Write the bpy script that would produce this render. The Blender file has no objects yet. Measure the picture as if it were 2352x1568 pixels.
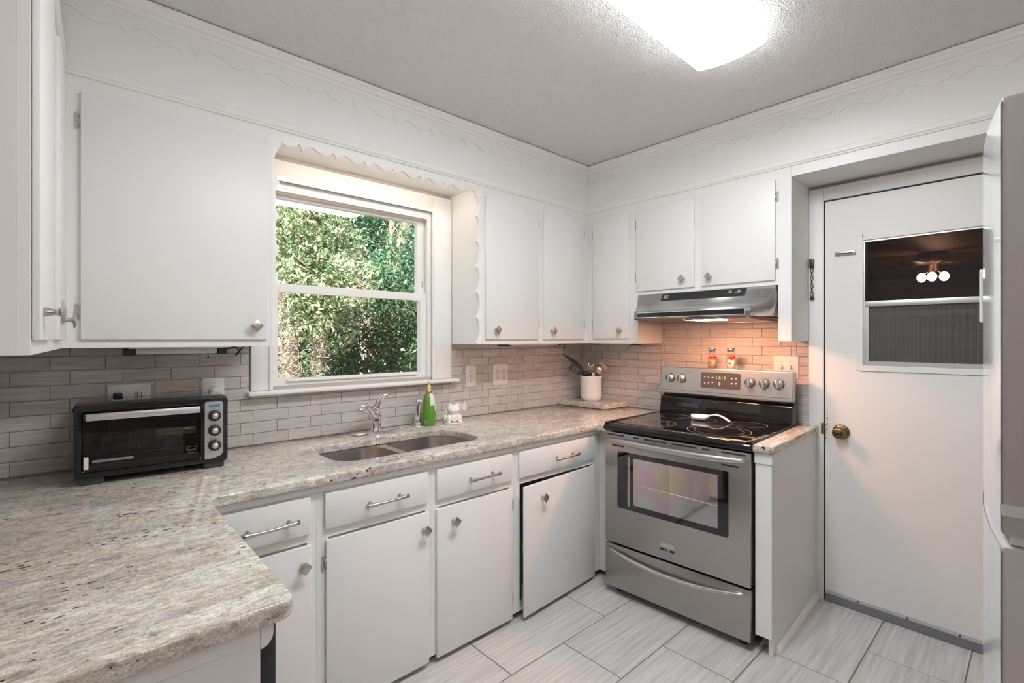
import bpy, bmesh, math, random
from mathutils import Matrix, Vector, Euler
import numpy as np
random.seed(7); rng = np.random.default_rng(11)
R = math.radians
scene = bpy.context.scene
C = scene.collection

# ------------------------------------------------------------------ camera, world, sun, exposure
H = 1.334
cd = bpy.data.cameras.new('camera'); cam = bpy.data.objects.new('camera', cd); C.objects.link(cam)
cd.sensor_width = 36.0; cd.lens = 1122 / 2352 * 36.0; cd.shift_y = -6 / 2352
cd.clip_start = 0.02; cd.clip_end = 200
cam.location = (0, 0, H); cam.rotation_euler = (R(90), 0, R(-42.5))
scene.camera = cam
scene.cycles.max_bounces = 8; scene.cycles.diffuse_bounces = 5; scene.cycles.glossy_bounces = 4; scene.cycles.transmission_bounces = 4; scene.cycles.transparent_max_bounces = 8
vs = scene.view_settings
vs.view_transform = 'Standard'; vs.look = 'None'; vs.exposure = 0.10; vs.gamma = 1.0; vs.use_curve_mapping = False
w = bpy.data.worlds.new('sky'); scene.world = w; w.use_nodes = True
nt = w.node_tree; nt.nodes.clear()
sky = nt.nodes.new('ShaderNodeTexSky'); sky.sky_type = 'NISHITA'; sky.sun_disc = False
sky.sun_elevation = R(48); sky.sun_rotation = R(215); sky.air_density = 1.0; sky.dust_density = 1.5
bg = nt.nodes.new('ShaderNodeBackground'); bg.inputs[1].default_value = 0.34
out = nt.nodes.new('ShaderNodeOutputWorld')
nt.links.new(sky.outputs[0], bg.inputs[0]); nt.links.new(bg.outputs[0], out.inputs[0])
sl = bpy.data.lights.new('sun', 'SUN'); sl.energy = 28.0; sl.angle = R(0.6); sl.color = (1.0, 0.95, 0.84)
sun = bpy.data.objects.new('sun', sl); C.objects.link(sun)
sun.location = (-4, -4, 9)
sun.rotation_euler = Vector((0.55, 0.42, -0.80)).to_track_quat('-Z', 'Y').to_euler()
FIX_L = 28.0      # ceiling fixture lens
FILL_L = 17.0   # added fill globe behind the viewer, out of view
HOOD_L = 190.0    # range hood bulb lens

# ------------------------------------------------------------------ materials
MATS = {}
def newmat(name):
    m = bpy.data.materials.new(name); m.use_nodes = True
    n = m.node_tree.nodes; n.clear()
    o = n.new('ShaderNodeOutputMaterial'); MATS[name] = m
    return m, n, m.node_tree.links, o
def pbr(name, col, rough=0.5, metal=0.0, bump=None, spec=None, coat=0.0, emit=None, emit_s=0.0, vary=None, trans=0.0, aniso=None, alpha=1.0, sss=0.0):
    m, n, l, o = newmat(name)
    b = n.new('ShaderNodeBsdfPrincipled'); l.new(b.outputs[0], o.inputs[0])
    b.inputs['Base Color'].default_value = (*col, 1); b.inputs['Roughness'].default_value = rough
    b.inputs['Metallic'].default_value = metal
    if spec is not None: b.inputs['Specular IOR Level'].default_value = spec
    if coat: b.inputs['Coat Weight'].default_value = coat; b.inputs['Coat Roughness'].default_value = 0.05
    if emit: b.inputs['Emission Color'].default_value = (*emit, 1); b.inputs['Emission Strength'].default_value = emit_s
    if trans: b.inputs['Transmission Weight'].default_value = trans
    if alpha < 1: b.inputs['Alpha'].default_value = alpha
    tc = n.new('ShaderNodeTexCoord')
    if vary:   # (scale vec, amount): soft colour variation
        mp = n.new('ShaderNodeMapping'); mp.inputs['Scale'].default_value = vary[0]
        l.new(tc.outputs['Object'], mp.inputs[0])
        ns = n.new('ShaderNodeTexNoise'); ns.inputs['Scale'].default_value = 1.0; ns.inputs['Detail'].default_value = 4
        l.new(mp.outputs[0], ns.inputs['Vector'])
        mx = n.new('ShaderNodeMix'); mx.data_type = 'RGBA'
        mx.inputs['A'].default_value = (*[c * (1 - vary[1]) for c in col], 1); mx.inputs['B'].default_value = (*[min(1, c * (1 + vary[1])) for c in col], 1)
        l.new(ns.outputs[0], mx.inputs['Factor']); l.new(mx.outputs['Result'], b.inputs['Base Color'])
    if bump:   # (scale vec, strength, distance)
        mp = n.new('ShaderNodeMapping'); mp.inputs['Scale'].default_value = bump[0]
        l.new(tc.outputs['Object'], mp.inputs[0])
        ns = n.new('ShaderNodeTexNoise'); ns.inputs['Scale'].default_value = 1.0; ns.inputs['Detail'].default_value = 3
        l.new(mp.outputs[0], ns.inputs['Vector'])
        bp = n.new('ShaderNodeBump'); bp.inputs['Strength'].default_value = bump[1]; bp.inputs['Distance'].default_value = bump[2]
        l.new(ns.outputs[0], bp.inputs['Height']); l.new(bp.outputs[0], b.inputs['Normal'])
    return m
def streak_tile(name, ca, cb, cc, sc, rough):
    """stone-look porcelain: fine streaks along the tile's long (local X) side, each tile shifted and toned by itself"""
    m, n, l, o = newmat(name)
    b = n.new('ShaderNodeBsdfPrincipled'); l.new(b.outputs[0], o.inputs[0]); b.inputs['Roughness'].default_value = rough
    tc = n.new('ShaderNodeTexCoord'); oi = n.new('ShaderNodeObjectInfo')
    ml = n.new('ShaderNodeMath'); ml.operation = 'MULTIPLY'; ml.inputs[1].default_value = 37.0; l.new(oi.outputs['Random'], ml.inputs[0])
    cx = n.new('ShaderNodeCombineXYZ'); l.new(ml.outputs[0], cx.inputs[0]); l.new(ml.outputs[0], cx.inputs[1]); l.new(ml.outputs[0], cx.inputs[2])
    mp = n.new('ShaderNodeMapping'); mp.inputs['Scale'].default_value = sc
    l.new(tc.outputs['Object'], mp.inputs[0]); l.new(cx.outputs[0], mp.inputs['Location'])
    n1 = n.new('ShaderNodeTexNoise'); n1.inputs['Scale'].default_value = 1.0; n1.inputs['Detail'].default_value = 6; n1.inputs['Distortion'].default_value = 0.3
    l.new(mp.outputs[0], n1.inputs['Vector'])
    cr = n.new('ShaderNodeValToRGB'); e = cr.color_ramp.elements
    e[0].position = 0.30; e[0].color = (*ca, 1); e[1].position = 0.70; e[1].color = (*cc, 1)
    k = e.new(0.5); k.color = (*cb, 1)
    l.new(n1.outputs[0], cr.inputs[0])
    hv = n.new('ShaderNodeHueSaturation'); l.new(cr.outputs[0], hv.inputs['Color'])
    mr = n.new('ShaderNodeMapRange'); mr.inputs['To Min'].default_value = 0.96; mr.inputs['To Max'].default_value = 1.04
    l.new(oi.outputs['Random'], mr.inputs[0]); l.new(mr.outputs[0], hv.inputs['Value'])
    l.new(hv.outputs[0], b.inputs['Base Color'])
    bp = n.new('ShaderNodeBump'); bp.inputs['Strength'].default_value = 0.25; bp.inputs['Distance'].default_value = 0.0008
    l.new(n1.outputs[0], bp.inputs['Height']); l.new(bp.outputs[0], b.inputs['Normal'])
    return m
def granite(name):
    m, n, l, o = newmat(name)
    b = n.new('ShaderNodeBsdfPrincipled'); l.new(b.outputs[0], o.inputs[0]); b.inputs['Roughness'].default_value = 0.13
    geo = n.new('ShaderNodeNewGeometry')
    def noise(sc, detail=5, dist=0.0, rotz=0.14, rough=0.5):
        mp = n.new('ShaderNodeMapping'); mp.inputs['Scale'].default_value = sc; mp.inputs['Rotation'].default_value = (0, 0, rotz)
        l.new(geo.outputs['Position'], mp.inputs[0])
        t = n.new('ShaderNodeTexNoise'); t.inputs['Scale'].default_value = 1.0; t.inputs['Detail'].default_value = detail; t.inputs['Distortion'].default_value = dist; t.inputs['Roughness'].default_value = rough
        l.new(mp.outputs[0], t.inputs['Vector']); return t
    def ramp(src, stops):
        cr = n.new('ShaderNodeValToRGB'); e = cr.color_ramp.elements
        e[0].position = stops[0][0]; e[0].color = (*stops[0][1], 1); e[1].position = stops[-1][0]; e[1].color = (*stops[-1][1], 1)
        for p, c in stops[1:-1]: k = e.new(p); k.color = (*c, 1)
        l.new(src.outputs[0], cr.inputs[0]); return cr
    def mul(a, c, f=1.0):
        mx = n.new('ShaderNodeMix'); mx.data_type = 'RGBA'; mx.blend_type = 'MULTIPLY'; mx.inputs['Factor'].default_value = f
        l.new(a, mx.inputs['A']); l.new(c, mx.inputs['B']); return mx.outputs['Result']
    body = ramp(noise((26, 62, 55), 8, 1.1, rough=0.66), [(0.28, (0.22, 0.215, 0.215)), (0.38, (0.40, 0.385, 0.37)), (0.45, (0.53, 0.485, 0.44)), (0.51, (0.60, 0.565, 0.52)), (0.57, (0.68, 0.665, 0.645)), (0.68, (0.82, 0.815, 0.80))])
    patch = ramp(noise((3.2, 8.5, 8), 5, 0.8), [(0.34, (0.80, 0.79, 0.79)), (0.46, (0.95, 0.89, 0.84)), (0.54, (1.0, 0.97, 0.90)), (0.66, (1.06, 1.06, 1.06))])
    grain = ramp(noise((240, 380, 330), 3, 0.0), [(0.28, (0.62, 0.61, 0.60)), (0.5, (0.98, 0.98, 0.98)), (0.72, (1.18, 1.18, 1.17))])
    col = mul(mul(body.outputs[0], patch.outputs[0]), grain.outputs[0])
    # dark mineral specks, clustered
    wob = noise((90, 140, 130), 2)
    mp = n.new('ShaderNodeMapping'); mp.inputs['Scale'].default_value = (30, 70, 60); mp.inputs['Rotation'].default_value = (0, 0, 0.15)
    l.new(geo.outputs['Position'], mp.inputs[0])
    ad = n.new('ShaderNodeVectorMath'); ad.operation = 'MULTIPLY_ADD'; ad.inputs[1].default_value = (0.55, 0.55, 0.55)
    l.new(wob.outputs['Color'], ad.inputs[0]); l.new(mp.outputs[0], ad.inputs[2])
    vo = n.new('ShaderNodeTexVoronoi'); vo.inputs['Scale'].default_value = 1.0; l.new(ad.outputs[0], vo.inputs['Vector'])
    n3 = noise((7, 13, 11), 3)
    sb = n.new('ShaderNodeMath'); sb.operation = 'MULTIPLY_ADD'; sb.inputs[1].default_value = -1.05; sb.inputs[2].default_value = 0.60
    l.new(n3.outputs[0], sb.inputs[0])
    lt = n.new('ShaderNodeMath'); lt.operation = 'LESS_THAN'; l.new(vo.outputs['Distance'], lt.inputs[0]); l.new(sb.outputs[0], lt.inputs[1])
    m2 = n.new('ShaderNodeMix'); m2.data_type = 'RGBA'; m2.inputs['B'].default_value = (0.05, 0.038, 0.04, 1)
    l.new(lt.outputs[0], m2.inputs['Factor']); l.new(col, m2.inputs['A'])
    l.new(m2.outputs['Result'], b.inputs['Base Color'])
    return m
def glass_thin(name, tint=(1, 1, 1), refl=1.0, rough=0.0):
    m, n, l, o = newmat(name)
    tr = n.new('ShaderNodeBsdfTransparent'); tr.inputs[0].default_value = (*tint, 1)
    gl = n.new('ShaderNodeBsdfGlossy'); gl.inputs['Roughness'].default_value = rough; gl.inputs['Color'].default_value = (refl, refl, refl, 1)
    lw = n.new('ShaderNodeLayerWeight'); lw.inputs[0].default_value = 0.5
    pw = n.new('ShaderNodeMath'); pw.operation = 'POWER'; pw.inputs[1].default_value = 4.0; l.new(lw.outputs['Facing'], pw.inputs[0])
    fr = n.new('ShaderNodeMath'); fr.operation = 'MULTIPLY_ADD'; fr.inputs[1].default_value = 0.6; fr.inputs[2].default_value = 0.035; l.new(pw.outputs[0], fr.inputs[0])
    mx = n.new('ShaderNodeMixShader'); l.new(fr.outputs[0], mx.inputs[0]); l.new(tr.outputs[0], mx.inputs[1]); l.new(gl.outputs[0], mx.inputs[2])
    l.new(mx.outputs[0], o.inputs[0]); return m
def emission(name, col, s):
    m, n, l, o = newmat(name)
    e = n.new('ShaderNodeEmission'); e.inputs[0].default_value = (*col, 1); e.inputs[1].default_value = s
    l.new(e.outputs[0], o.inputs[0]); return m
def steel(name, col=(0.43, 0.41, 0.39), rough=0.30, sc=(4, 4, 900)):
    m, n, l, o = newmat(name)
    b = n.new('ShaderNodeBsdfPrincipled'); l.new(b.outputs[0], o.inputs[0])
    b.inputs['Base Color'].default_value = (*col, 1); b.inputs['Metallic'].default_value = 1.0
    tc = n.new('ShaderNodeTexCoord'); mp = n.new('ShaderNodeMapping'); mp.inputs['Scale'].default_value = sc
    l.new(tc.outputs['Object'], mp.inputs[0])
    t = n.new('ShaderNodeTexNoise'); t.inputs['Scale'].default_value = 1.0; t.inputs['Detail'].default_value = 2; l.new(mp.outputs[0], t.inputs['Vector'])
    mr = n.new('ShaderNodeMapRange'); mr.inputs['To Min'].default_value = rough - 0.07; mr.inputs['To Max'].default_value = rough + 0.09
    l.new(t.outputs[0], mr.inputs[0]); l.new(mr.outputs[0], b.inputs['Roughness'])
    bp = n.new('ShaderNodeBump'); bp.inputs['Strength'].default_value = 0.12; bp.inputs['Distance'].default_value = 0.0005
    l.new(t.outputs[0], bp.inputs['Height']); l.new(bp.outputs[0], b.inputs['Normal'])
    return m
def leafmat(name, c1, c2, trans=0.35):
    m, n, l, o = newmat(name)
    d = n.new('ShaderNodeBsdfPrincipled'); d.inputs['Roughness'].default_value = 0.38
    t = n.new('ShaderNodeBsdfTranslucent')
    geo = n.new('ShaderNodeNewGeometry')
    cr = n.new('ShaderNodeValToRGB'); e = cr.color_ramp.elements
    e[0].color = (*c1, 1); e[1].color = (*c2, 1)
    l.new(geo.outputs['Random Per Island'], cr.inputs[0])
    l.new(cr.outputs[0], d.inputs['Base Color']); l.new(cr.outputs[0], t.inputs[0])
    mx = n.new('ShaderNodeMixShader'); mx.inputs[0].default_value = trans
    l.new(d.outputs[0], mx.inputs[1]); l.new(t.outputs[0], mx.inputs[2]); l.new(mx.outputs[0], o.inputs[0]); return m

WHITE = (0.80, 0.80, 0.785)
pbr('paint', WHITE, 0.42, bump=((60, 60, 60), 0.05, 0.002), vary=((3, 3, 3), 0.015))
pbr('trim_paint', (0.84, 0.835, 0.815), 0.38)
pbr('door_paint', (0.80, 0.80, 0.785), 0.45, bump=((40, 40, 40), 0.08, 0.002), vary=((4, 4, 4), 0.02))
pbr('ceiling_paint', (0.90, 0.90, 0.90), 0.9, bump=((140, 140, 140), 1.0, 0.012))
pbr('wall_paint', (0.56, 0.51, 0.485), 0.8)
pbr('end_paint', (0.80, 0.785, 0.775), 0.45)
pbr('grout', (0.46, 0.42, 0.385), 0.9)
pbr('floor_grout', (0.27, 0.245, 0.22), 0.9)
streak_tile('wall_tile', (0.46, 0.425, 0.405), (0.555, 0.525, 0.505), (0.66, 0.635, 0.615), (9, 90, 260), 0.42)
streak_tile('floor_tile', (0.47, 0.46, 0.45), (0.57, 0.56, 0.55), (0.66, 0.655, 0.645), (3.5, 70, 10), 0.5)
granite('granite')
steel('steel'); steel('steel_panel_lit', (0.60, 0.58, 0.56), 0.36); steel('steel_h', (0.56, 0.55, 0.53), 0.33, (900, 4, 4)); steel('hood_steel', (0.60, 0.60, 0.60), 0.28, (4, 300, 300))  # range panel steel lightened to paint in a bright reflection
pbr('sink_steel', (0.62, 0.60, 0.58), 0.26, 1.0)
pbr('chrome', (0.80, 0.80, 0.82), 0.06, 1.0)
pbr('nickel', (0.52, 0.49, 0.45), 0.30, 1.0)
pbr('aluminium', (0.72, 0.72, 0.73), 0.35, 1.0)
pbr('dark_bronze', (0.075, 0.060, 0.045), 0.4, 0.9)
pbr('old_brass', (0.26, 0.19, 0.10), 0.40, 1.0, vary=((60, 60, 60), 0.5))
pbr('brass', (0.80, 0.52, 0.20), 0.22, 1.0)
pbr('black_gloss', (0.008, 0.008, 0.009), 0.05)
pbr('black_glass', (0.006, 0.006, 0.007), 0.04, coat=0.6)
pbr('black_plastic', (0.022, 0.022, 0.024), 0.42)
pbr('charcoal', (0.05, 0.05, 0.055), 0.45)
pbr('rubber', (0.03, 0.03, 0.03), 0.8)
pbr('ring_print', (0.34, 0.32, 0.29), 0.4)
pbr('white_print', (0.80, 0.80, 0.80), 0.6)
pbr('dark_print', (0.06, 0.06, 0.065), 0.6)
pbr('gasket', (0.30, 0.29, 0.27), 0.6)
pbr('porcelain', (0.86, 0.85, 0.83), 0.12)
pbr('ceramic_matt', (0.86, 0.85, 0.82), 0.4)
pbr('plate_white', (0.80, 0.78, 0.75), 0.3)
pbr('slot_dark', (0.03, 0.025, 0.025), 0.7)
pbr('wood_brown', (0.20, 0.095, 0.055), 0.6, vary=((5, 40, 40), 0.35))
pbr('wood_raw', (0.42, 0.27, 0.18), 0.7, vary=((8, 60, 60), 0.3))
pbr('wood_light', (0.72, 0.50, 0.30), 0.55, vary=((10, 60, 60), 0.2))
pbr('fridge_front', (0.80, 0.805, 0.82), 0.12, coat=0.5)
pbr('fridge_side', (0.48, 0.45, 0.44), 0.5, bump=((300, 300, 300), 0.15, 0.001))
pbr('soap_green', (0.11, 0.30, 0.025), 0.12, coat=0.8)
pbr('soap_pale', (0.74, 0.80, 0.70), 0.15, coat=0.5)
pbr('cream', (0.80, 0.70, 0.48), 0.3)
pbr('frog_teal', (0.52, 0.66, 0.63), 0.4)
pbr('shell_pink', (0.86, 0.76, 0.66), 0.45)
pbr('tomato', (0.62, 0.045, 0.012), 0.35)
pbr('leaf_print', (0.13, 0.19, 0.02), 0.5)
pbr('salt', (0.86, 0.80, 0.76), 0.8)
pbr('pepper', (0.36, 0.27, 0.20), 0.9)
pbr('foil', (0.66, 0.66, 0.66), 0.28, 1.0, bump=((60, 60, 60), 1.0, 0.01))
pbr('steel_dark', (0.09, 0.09, 0.09), 0.5, 0.6)
pbr('rack_wire', (0.55, 0.44, 0.28), 0.3, 1.0)
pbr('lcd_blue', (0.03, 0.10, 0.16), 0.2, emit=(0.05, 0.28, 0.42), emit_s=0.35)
emission('led_green', (0.55, 0.75, 0.12), 1.2)
pbr('oven_inner', (0.20, 0.19, 0.18), 0.4)
emission('fixture_lens', (0.95, 0.98, 1.0), FIX_L)
emission('valence_tube', (1.0, 0.85, 0.73), 30.0)
emission('fill_glow', (1.0, 0.965, 0.945), FILL_L)
emission('fixture_skirt', (0.97, 0.985, 1.0), 5.5)
emission('hood_bulb', (1.0, 0.44, 0.23), HOOD_L)
emission('fan_bulb', (1.0, 0.62, 0.42), 2.4)
pbr('tube_diffuser', (0.66, 0.70, 0.68), 0.35)
pbr('sweep_grey', (0.20, 0.205, 0.23), 0.6)
pbr('hood_filter', (0.62, 0.55, 0.50), 0.45, 0.9, bump=((140, 140, 140), 1.0, 0.006))
pbr('hood_inside', (0.30, 0.22, 0.19), 0.45, 0.7)
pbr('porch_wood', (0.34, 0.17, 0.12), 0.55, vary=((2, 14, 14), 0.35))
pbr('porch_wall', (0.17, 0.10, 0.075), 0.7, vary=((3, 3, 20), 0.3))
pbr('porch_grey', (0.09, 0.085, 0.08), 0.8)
pbr('box_yellow', (0.45, 0.33, 0.10), 0.6)
pbr('fan_brown', (0.07, 0.035, 0.025), 0.3)
pbr('frost', (0.85, 0.70, 0.60), 0.5, emit=(1.0, 0.55, 0.36), emit_s=9.0)
glass_thin('window_glass', (0.97, 0.985, 0.975), 0.7); glass_thin('porch_glass', (0.95, 0.93, 0.92), 0.8)
glass_thin('toaster_glass', (0.55, 0.52, 0.48), 0.9); glass_thin('shaker_glass', (0.95, 0.95, 0.93), 0.5)
pbr('bark', (0.17, 0.125, 0.095), 0.9, bump=((9, 9, 3), 0.9, 0.05), vary=((4, 4, 1.5), 0.4))
pbr('pale_bark', (0.40, 0.345, 0.32), 0.9, bump=((14, 14, 3), 0.8, 0.03), vary=((8, 8, 2), 0.3))
pbr('ground', (0.14, 0.115, 0.075), 0.95, vary=((3, 3, 3), 0.6))
leafmat('leaf_sunlit', (0.045, 0.13, 0.045), (0.62, 0.66, 0.42), 0.35)  # pale ramp end paints sun highlights into the leaf colour
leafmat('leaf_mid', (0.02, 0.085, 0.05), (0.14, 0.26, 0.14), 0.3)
leafmat('leaf_shaded', (0.008, 0.03, 0.016), (0.07, 0.12, 0.04), 0.25)  # albedo lowered to paint the shade of the trees into the shrub
leafmat('moss', (0.34, 0.26, 0.21), (0.60, 0.50, 0.43), 0.3)
leafmat('fallen', (0.35, 0.15, 0.02), (0.60, 0.32, 0.05), 0.3)
def iridescent():
    m, n, l, o = newmat('oven_pane')
    b = n.new('ShaderNodeBsdfPrincipled'); l.new(b.outputs[0], o.inputs[0])
    b.inputs['Metallic'].default_value = 1.0; b.inputs['Roughness'].default_value = 0.06
    tc = n.new('ShaderNodeTexCoord'); t = n.new('ShaderNodeTexNoise'); t.inputs['Scale'].default_value = 5.0; t.inputs['Detail'].default_value = 2
    l.new(tc.outputs['Object'], t.inputs['Vector'])
    cr = n.new('ShaderNodeValToRGB'); e = cr.color_ramp.elements
    e[0].position = 0.32; e[0].color = (0.50, 0.49, 0.33, 1); e[1].position = 0.68; e[1].color = (0.45, 0.50, 0.48, 1)
    for p, c in ((0.44, (0.55, 0.46, 0.38)), (0.56, (0.52, 0.42, 0.50))):
        k = e.new(p); k.color = (*c, 1)
    l.new(t.outputs[0], cr.inputs[0]); l.new(cr.outputs[0], b.inputs['Base Color'])
iridescent()
def worn_door():
    m, n, l, o = newmat('worn_door_paint')
    b = n.new('ShaderNodeBsdfPrincipled'); l.new(b.outputs[0], o.inputs[0]); b.inputs['Roughness'].default_value = 0.45
    geo = n.new('ShaderNodeNewGeometry'); mp = n.new('ShaderNodeMapping'); mp.vector_type = 'POINT'
    mp.inputs['Scale'].default_value = (1, 1 / 0.030, 1 / 0.16); mp.inputs['Location'].default_value = (0, -0.757 / 0.030, -0.87 / 0.16)
    l.new(geo.outputs['Position'], mp.inputs[0])
    sp = n.new('ShaderNodeSeparateXYZ'); l.new(mp.outputs[0], sp.inputs[0]); cb = n.new('ShaderNodeCombineXYZ'); l.new(sp.outputs[1], cb.inputs[1]); l.new(sp.outputs[2], cb.inputs[2])
    ln = n.new('ShaderNodeVectorMath'); ln.operation = 'LENGTH'; l.new(cb.outputs[0], ln.inputs[0])
    t = n.new('ShaderNodeTexNoise'); t.inputs['Scale'].default_value = 90; t.inputs['Detail'].default_value = 5; l.new(geo.outputs['Position'], t.inputs['Vector'])
    k = n.new('ShaderNodeMath'); k.operation = 'MULTIPLY_ADD'; k.inputs[1].default_value = -0.30; l.new(ln.outputs['Value'], k.inputs[0]); l.new(t.outputs[0], k.inputs[2])
    cr = n.new('ShaderNodeValToRGB'); e = cr.color_ramp.elements; e[0].position = 0.36; e[0].color = (0.80, 0.80, 0.785, 1); e[1].position = 0.50; e[1].color = (0.42, 0.26, 0.17, 1)
    q = e.new(0.42); q.color = (0.74, 0.69, 0.60, 1)
    l.new(k.outputs[0], cr.inputs[0]); l.new(cr.outputs[0], b.inputs['Base Color'])
worn_door()
def screenmat():
    m, n, l, o = newmat('insect_screen')
    d = n.new('ShaderNodeBsdfPrincipled'); d.inputs['Base Color'].default_value = (0.17, 0.165, 0.16, 1); d.inputs['Roughness'].default_value = 0.6
    tr = n.new('ShaderNodeBsdfTransparent')
    tc = n.new('ShaderNodeTexCoord'); sp = n.new('ShaderNodeSeparateXYZ'); l.new(tc.outputs['Object'], sp.inputs[0])
    fs = []
    for ax in ('Y', 'Z'):
        a = n.new('ShaderNodeMath'); a.operation = 'MULTIPLY'; a.inputs[1].default_value = 210.0; l.new(sp.outputs[ax], a.inputs[0])
        f = n.new('ShaderNodeMath'); f.operation = 'FRACT'; l.new(a.outputs[0], f.inputs[0])
        g = n.new('ShaderNodeMath'); g.operation = 'LESS_THAN'; g.inputs[1].default_value = 0.30; l.new(f.outputs[0], g.inputs[0]); fs.append(g)
    mxm = n.new('ShaderNodeMath'); mxm.operation = 'MAXIMUM'; l.new(fs[0].outputs[0], mxm.inputs[0]); l.new(fs[1].outputs[0], mxm.inputs[1])
    mx = n.new('ShaderNodeMixShader'); l.new(mxm.outputs[0], mx.inputs[0]); l.new(tr.outputs[0], mx.inputs[1]); l.new(d.outputs[0], mx.inputs[2])
    l.new(mx.outputs[0], o.inputs[0])
screenmat()

# ------------------------------------------------------------------ geometry helpers
class MB:
    def __init__(s): s.v = []; s.f = []; s.sm = []
    def add(s, vs, fs, smooth=False):
        b = len(s.v); s.v += [tuple(p) for p in vs]; s.f += [tuple(i + b for i in f) for f in fs]; s.sm += [smooth] * len(fs); return s
    def box(s, x0, x1, y0, y1, z0, z1):
        return s.add([(x0,y0,z0),(x1,y0,z0),(x1,y1,z0),(x0,y1,z0),(x0,y0,z1),(x1,y0,z1),(x1,y1,z1),(x0,y1,z1)],
                     [(0,3,2,1),(4,5,6,7),(0,1,5,4),(1,2,6,5),(2,3,7,6),(3,0,4,7)])
    def cyl(s, p0, p1, r0, r1=None, n=20, caps=True, smooth=True):
        r1 = r0 if r1 is None else r1
        p0 = Vector(p0); p1 = Vector(p1); d = (p1 - p0).normalized()
        a = d.orthogonal().normalized(); b = d.cross(a)
        vs = []
        for p, r in ((p0, r0), (p1, r1)):
            for i in range(n):
                t = 2 * math.pi * i / n; vs.append(p + (a * math.cos(t) + b * math.sin(t)) * r)
        s.add(vs, [(i, (i + 1) % n, n + (i + 1) % n, n + i) for i in range(n)], smooth)
        if caps: s.add(vs, [tuple(range(n))[::-1], tuple(range(n, 2 * n))])
        return s
    def lathe(s, prof, c=(0, 0, 0), axis='Z', n=28, flip=False):
        c = Vector(c); vs = []; k = len(prof)
        for i in range(n):
            t = 2 * math.pi * i / n; ct, st = math.cos(t), math.sin(t)
            for r, h in prof:
                if axis == 'Z': q = (r * ct, r * st, h)
                elif axis == 'Y': q = (r * ct, h, r * st)
                else: q = (h, r * ct, r * st)
                vs.append(c + Vector(q))
        fs = []
        for i in range(n):
            j = (i + 1) % n
            for q in range(k - 1):
                f = (i * k + q, j * k + q, j * k + q + 1, i * k + q + 1); fs.append(f[::-1] if flip else f)
        return s.add(vs, fs, True)
    def tube(s, pts, r, n=10, closed=False, caps=True):
        P = [Vector(p) for p in pts]; m = len(P); rs = r if isinstance(r, (list, tuple)) else [r] * m
        ref = None; vs = []
        for i in range(m):
            if closed: d = (P[(i + 1) % m] - P[i - 1])
            else: d = P[min(i + 1, m - 1)] - P[max(i - 1, 0)]
            d.normalize()
            if ref is None: ref = d.orthogonal().normalized()
            a = (ref - d * ref.dot(d)); a = a.normalized() if a.length > 1e-6 else d.orthogonal().normalized(); ref = a; b = d.cross(a)
            for j in range(n):
                t = 2 * math.pi * j / n; vs.append(P[i] + (a * math.cos(t) + b * math.sin(t)) * rs[i])
        fs = []
        for i in range(m if closed else m - 1):
            i2 = (i + 1) % m
            for j in range(n): fs.append((i * n + j, i * n + (j + 1) % n, i2 * n + (j + 1) % n, i2 * n + j))
        s.add(vs, fs, True)
        if caps and not closed: s.add(vs, [tuple(range(n))[::-1], tuple(range((m - 1) * n, m * n))])
        return s
    def prism(s, poly, a0, a1, plane='xz'):
        """poly in two axes, extruded along the third between a0 and a1"""
        def P(u, v, a): return {'xz': (u, a, v), 'yz': (a, u, v), 'xy': (u, v, a)}[plane]
        n = len(poly); vs = [P(u, v, a0) for u, v in poly] + [P(u, v, a1) for u, v in poly]
        s.add(vs, [tuple(range(n))[::-1], tuple(range(n, 2 * n))] + [(i, (i + 1) % n, n + (i + 1) % n, n + i) for i in range(n)]); return s
    def sphere(s, c, r, n=20, m=12, sc=(1, 1, 1)):
        prof = [(r * math.sin(math.pi * i / m), -r * math.cos(math.pi * i / m)) for i in range(m + 1)]
        t = MB().lathe(prof, (0, 0, 0), 'Z', n)
        s.add([(c[0] + v[0] * sc[0], c[1] + v[1] * sc[1], c[2] + v[2] * sc[2]) for v in t.v], t.f, True); return s
    def xf(s, M):
        s.v = [tuple(M @ Vector(p)) for p in s.v]; return s
OFF = {}
def mesh_of(mb, bevel=0.0, seg=2, name='m'):
    me = bpy.data.meshes.new(name); me.from_pydata(mb.v, [], mb.f)
    bm = bmesh.new(); bm.from_mesh(me)
    for f, sm in zip(bm.faces, mb.sm): f.smooth = sm
    bmesh.ops.remove_doubles(bm, verts=bm.verts, dist=1e-6)
    bmesh.ops.recalc_face_normals(bm, faces=bm.faces)
    if bevel:
        ed = [e for e in bm.edges if len(e.link_faces) == 2 and e.calc_face_angle(0) > R(35)]
        bmesh.ops.bevel(bm, geom=ed, offset=bevel, segments=seg, affect='EDGES', profile=0.5, clamp_overlap=True)
        if seg > 1:
            for f in bm.faces: f.smooth = True
    bm.to_mesh(me); bm.free()
    if bevel and seg > 1: me.set_sharp_from_angle(angle=R(40))
    return me
def link(name, me, mat, parent=None):
    o = bpy.data.objects.new(name, me); C.objects.link(o)
    if mat and me and not len(me.materials): me.materials.append(MATS[mat])
    if parent: o.parent = parent
    return o
def build(name, mb, mat, parent=None, bevel=0.0, seg=2):
    """mb in world coordinates unless the root of parent is a local frame"""
    off = OFF.get(parent.name, (0, 0, 0)) if parent else (0, 0, 0)
    if any(off): mb.v = [(a - off[0], b - off[1], c - off[2]) for a, b, c in mb.v]
    o = link(name, mesh_of(mb, bevel, seg, name), mat, parent); OFF[o.name] = off
    return o
def tag(o, label, cat, group=None):
    o['label'] = label; o['category'] = cat
    if group: o['group'] = group
    return o
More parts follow.
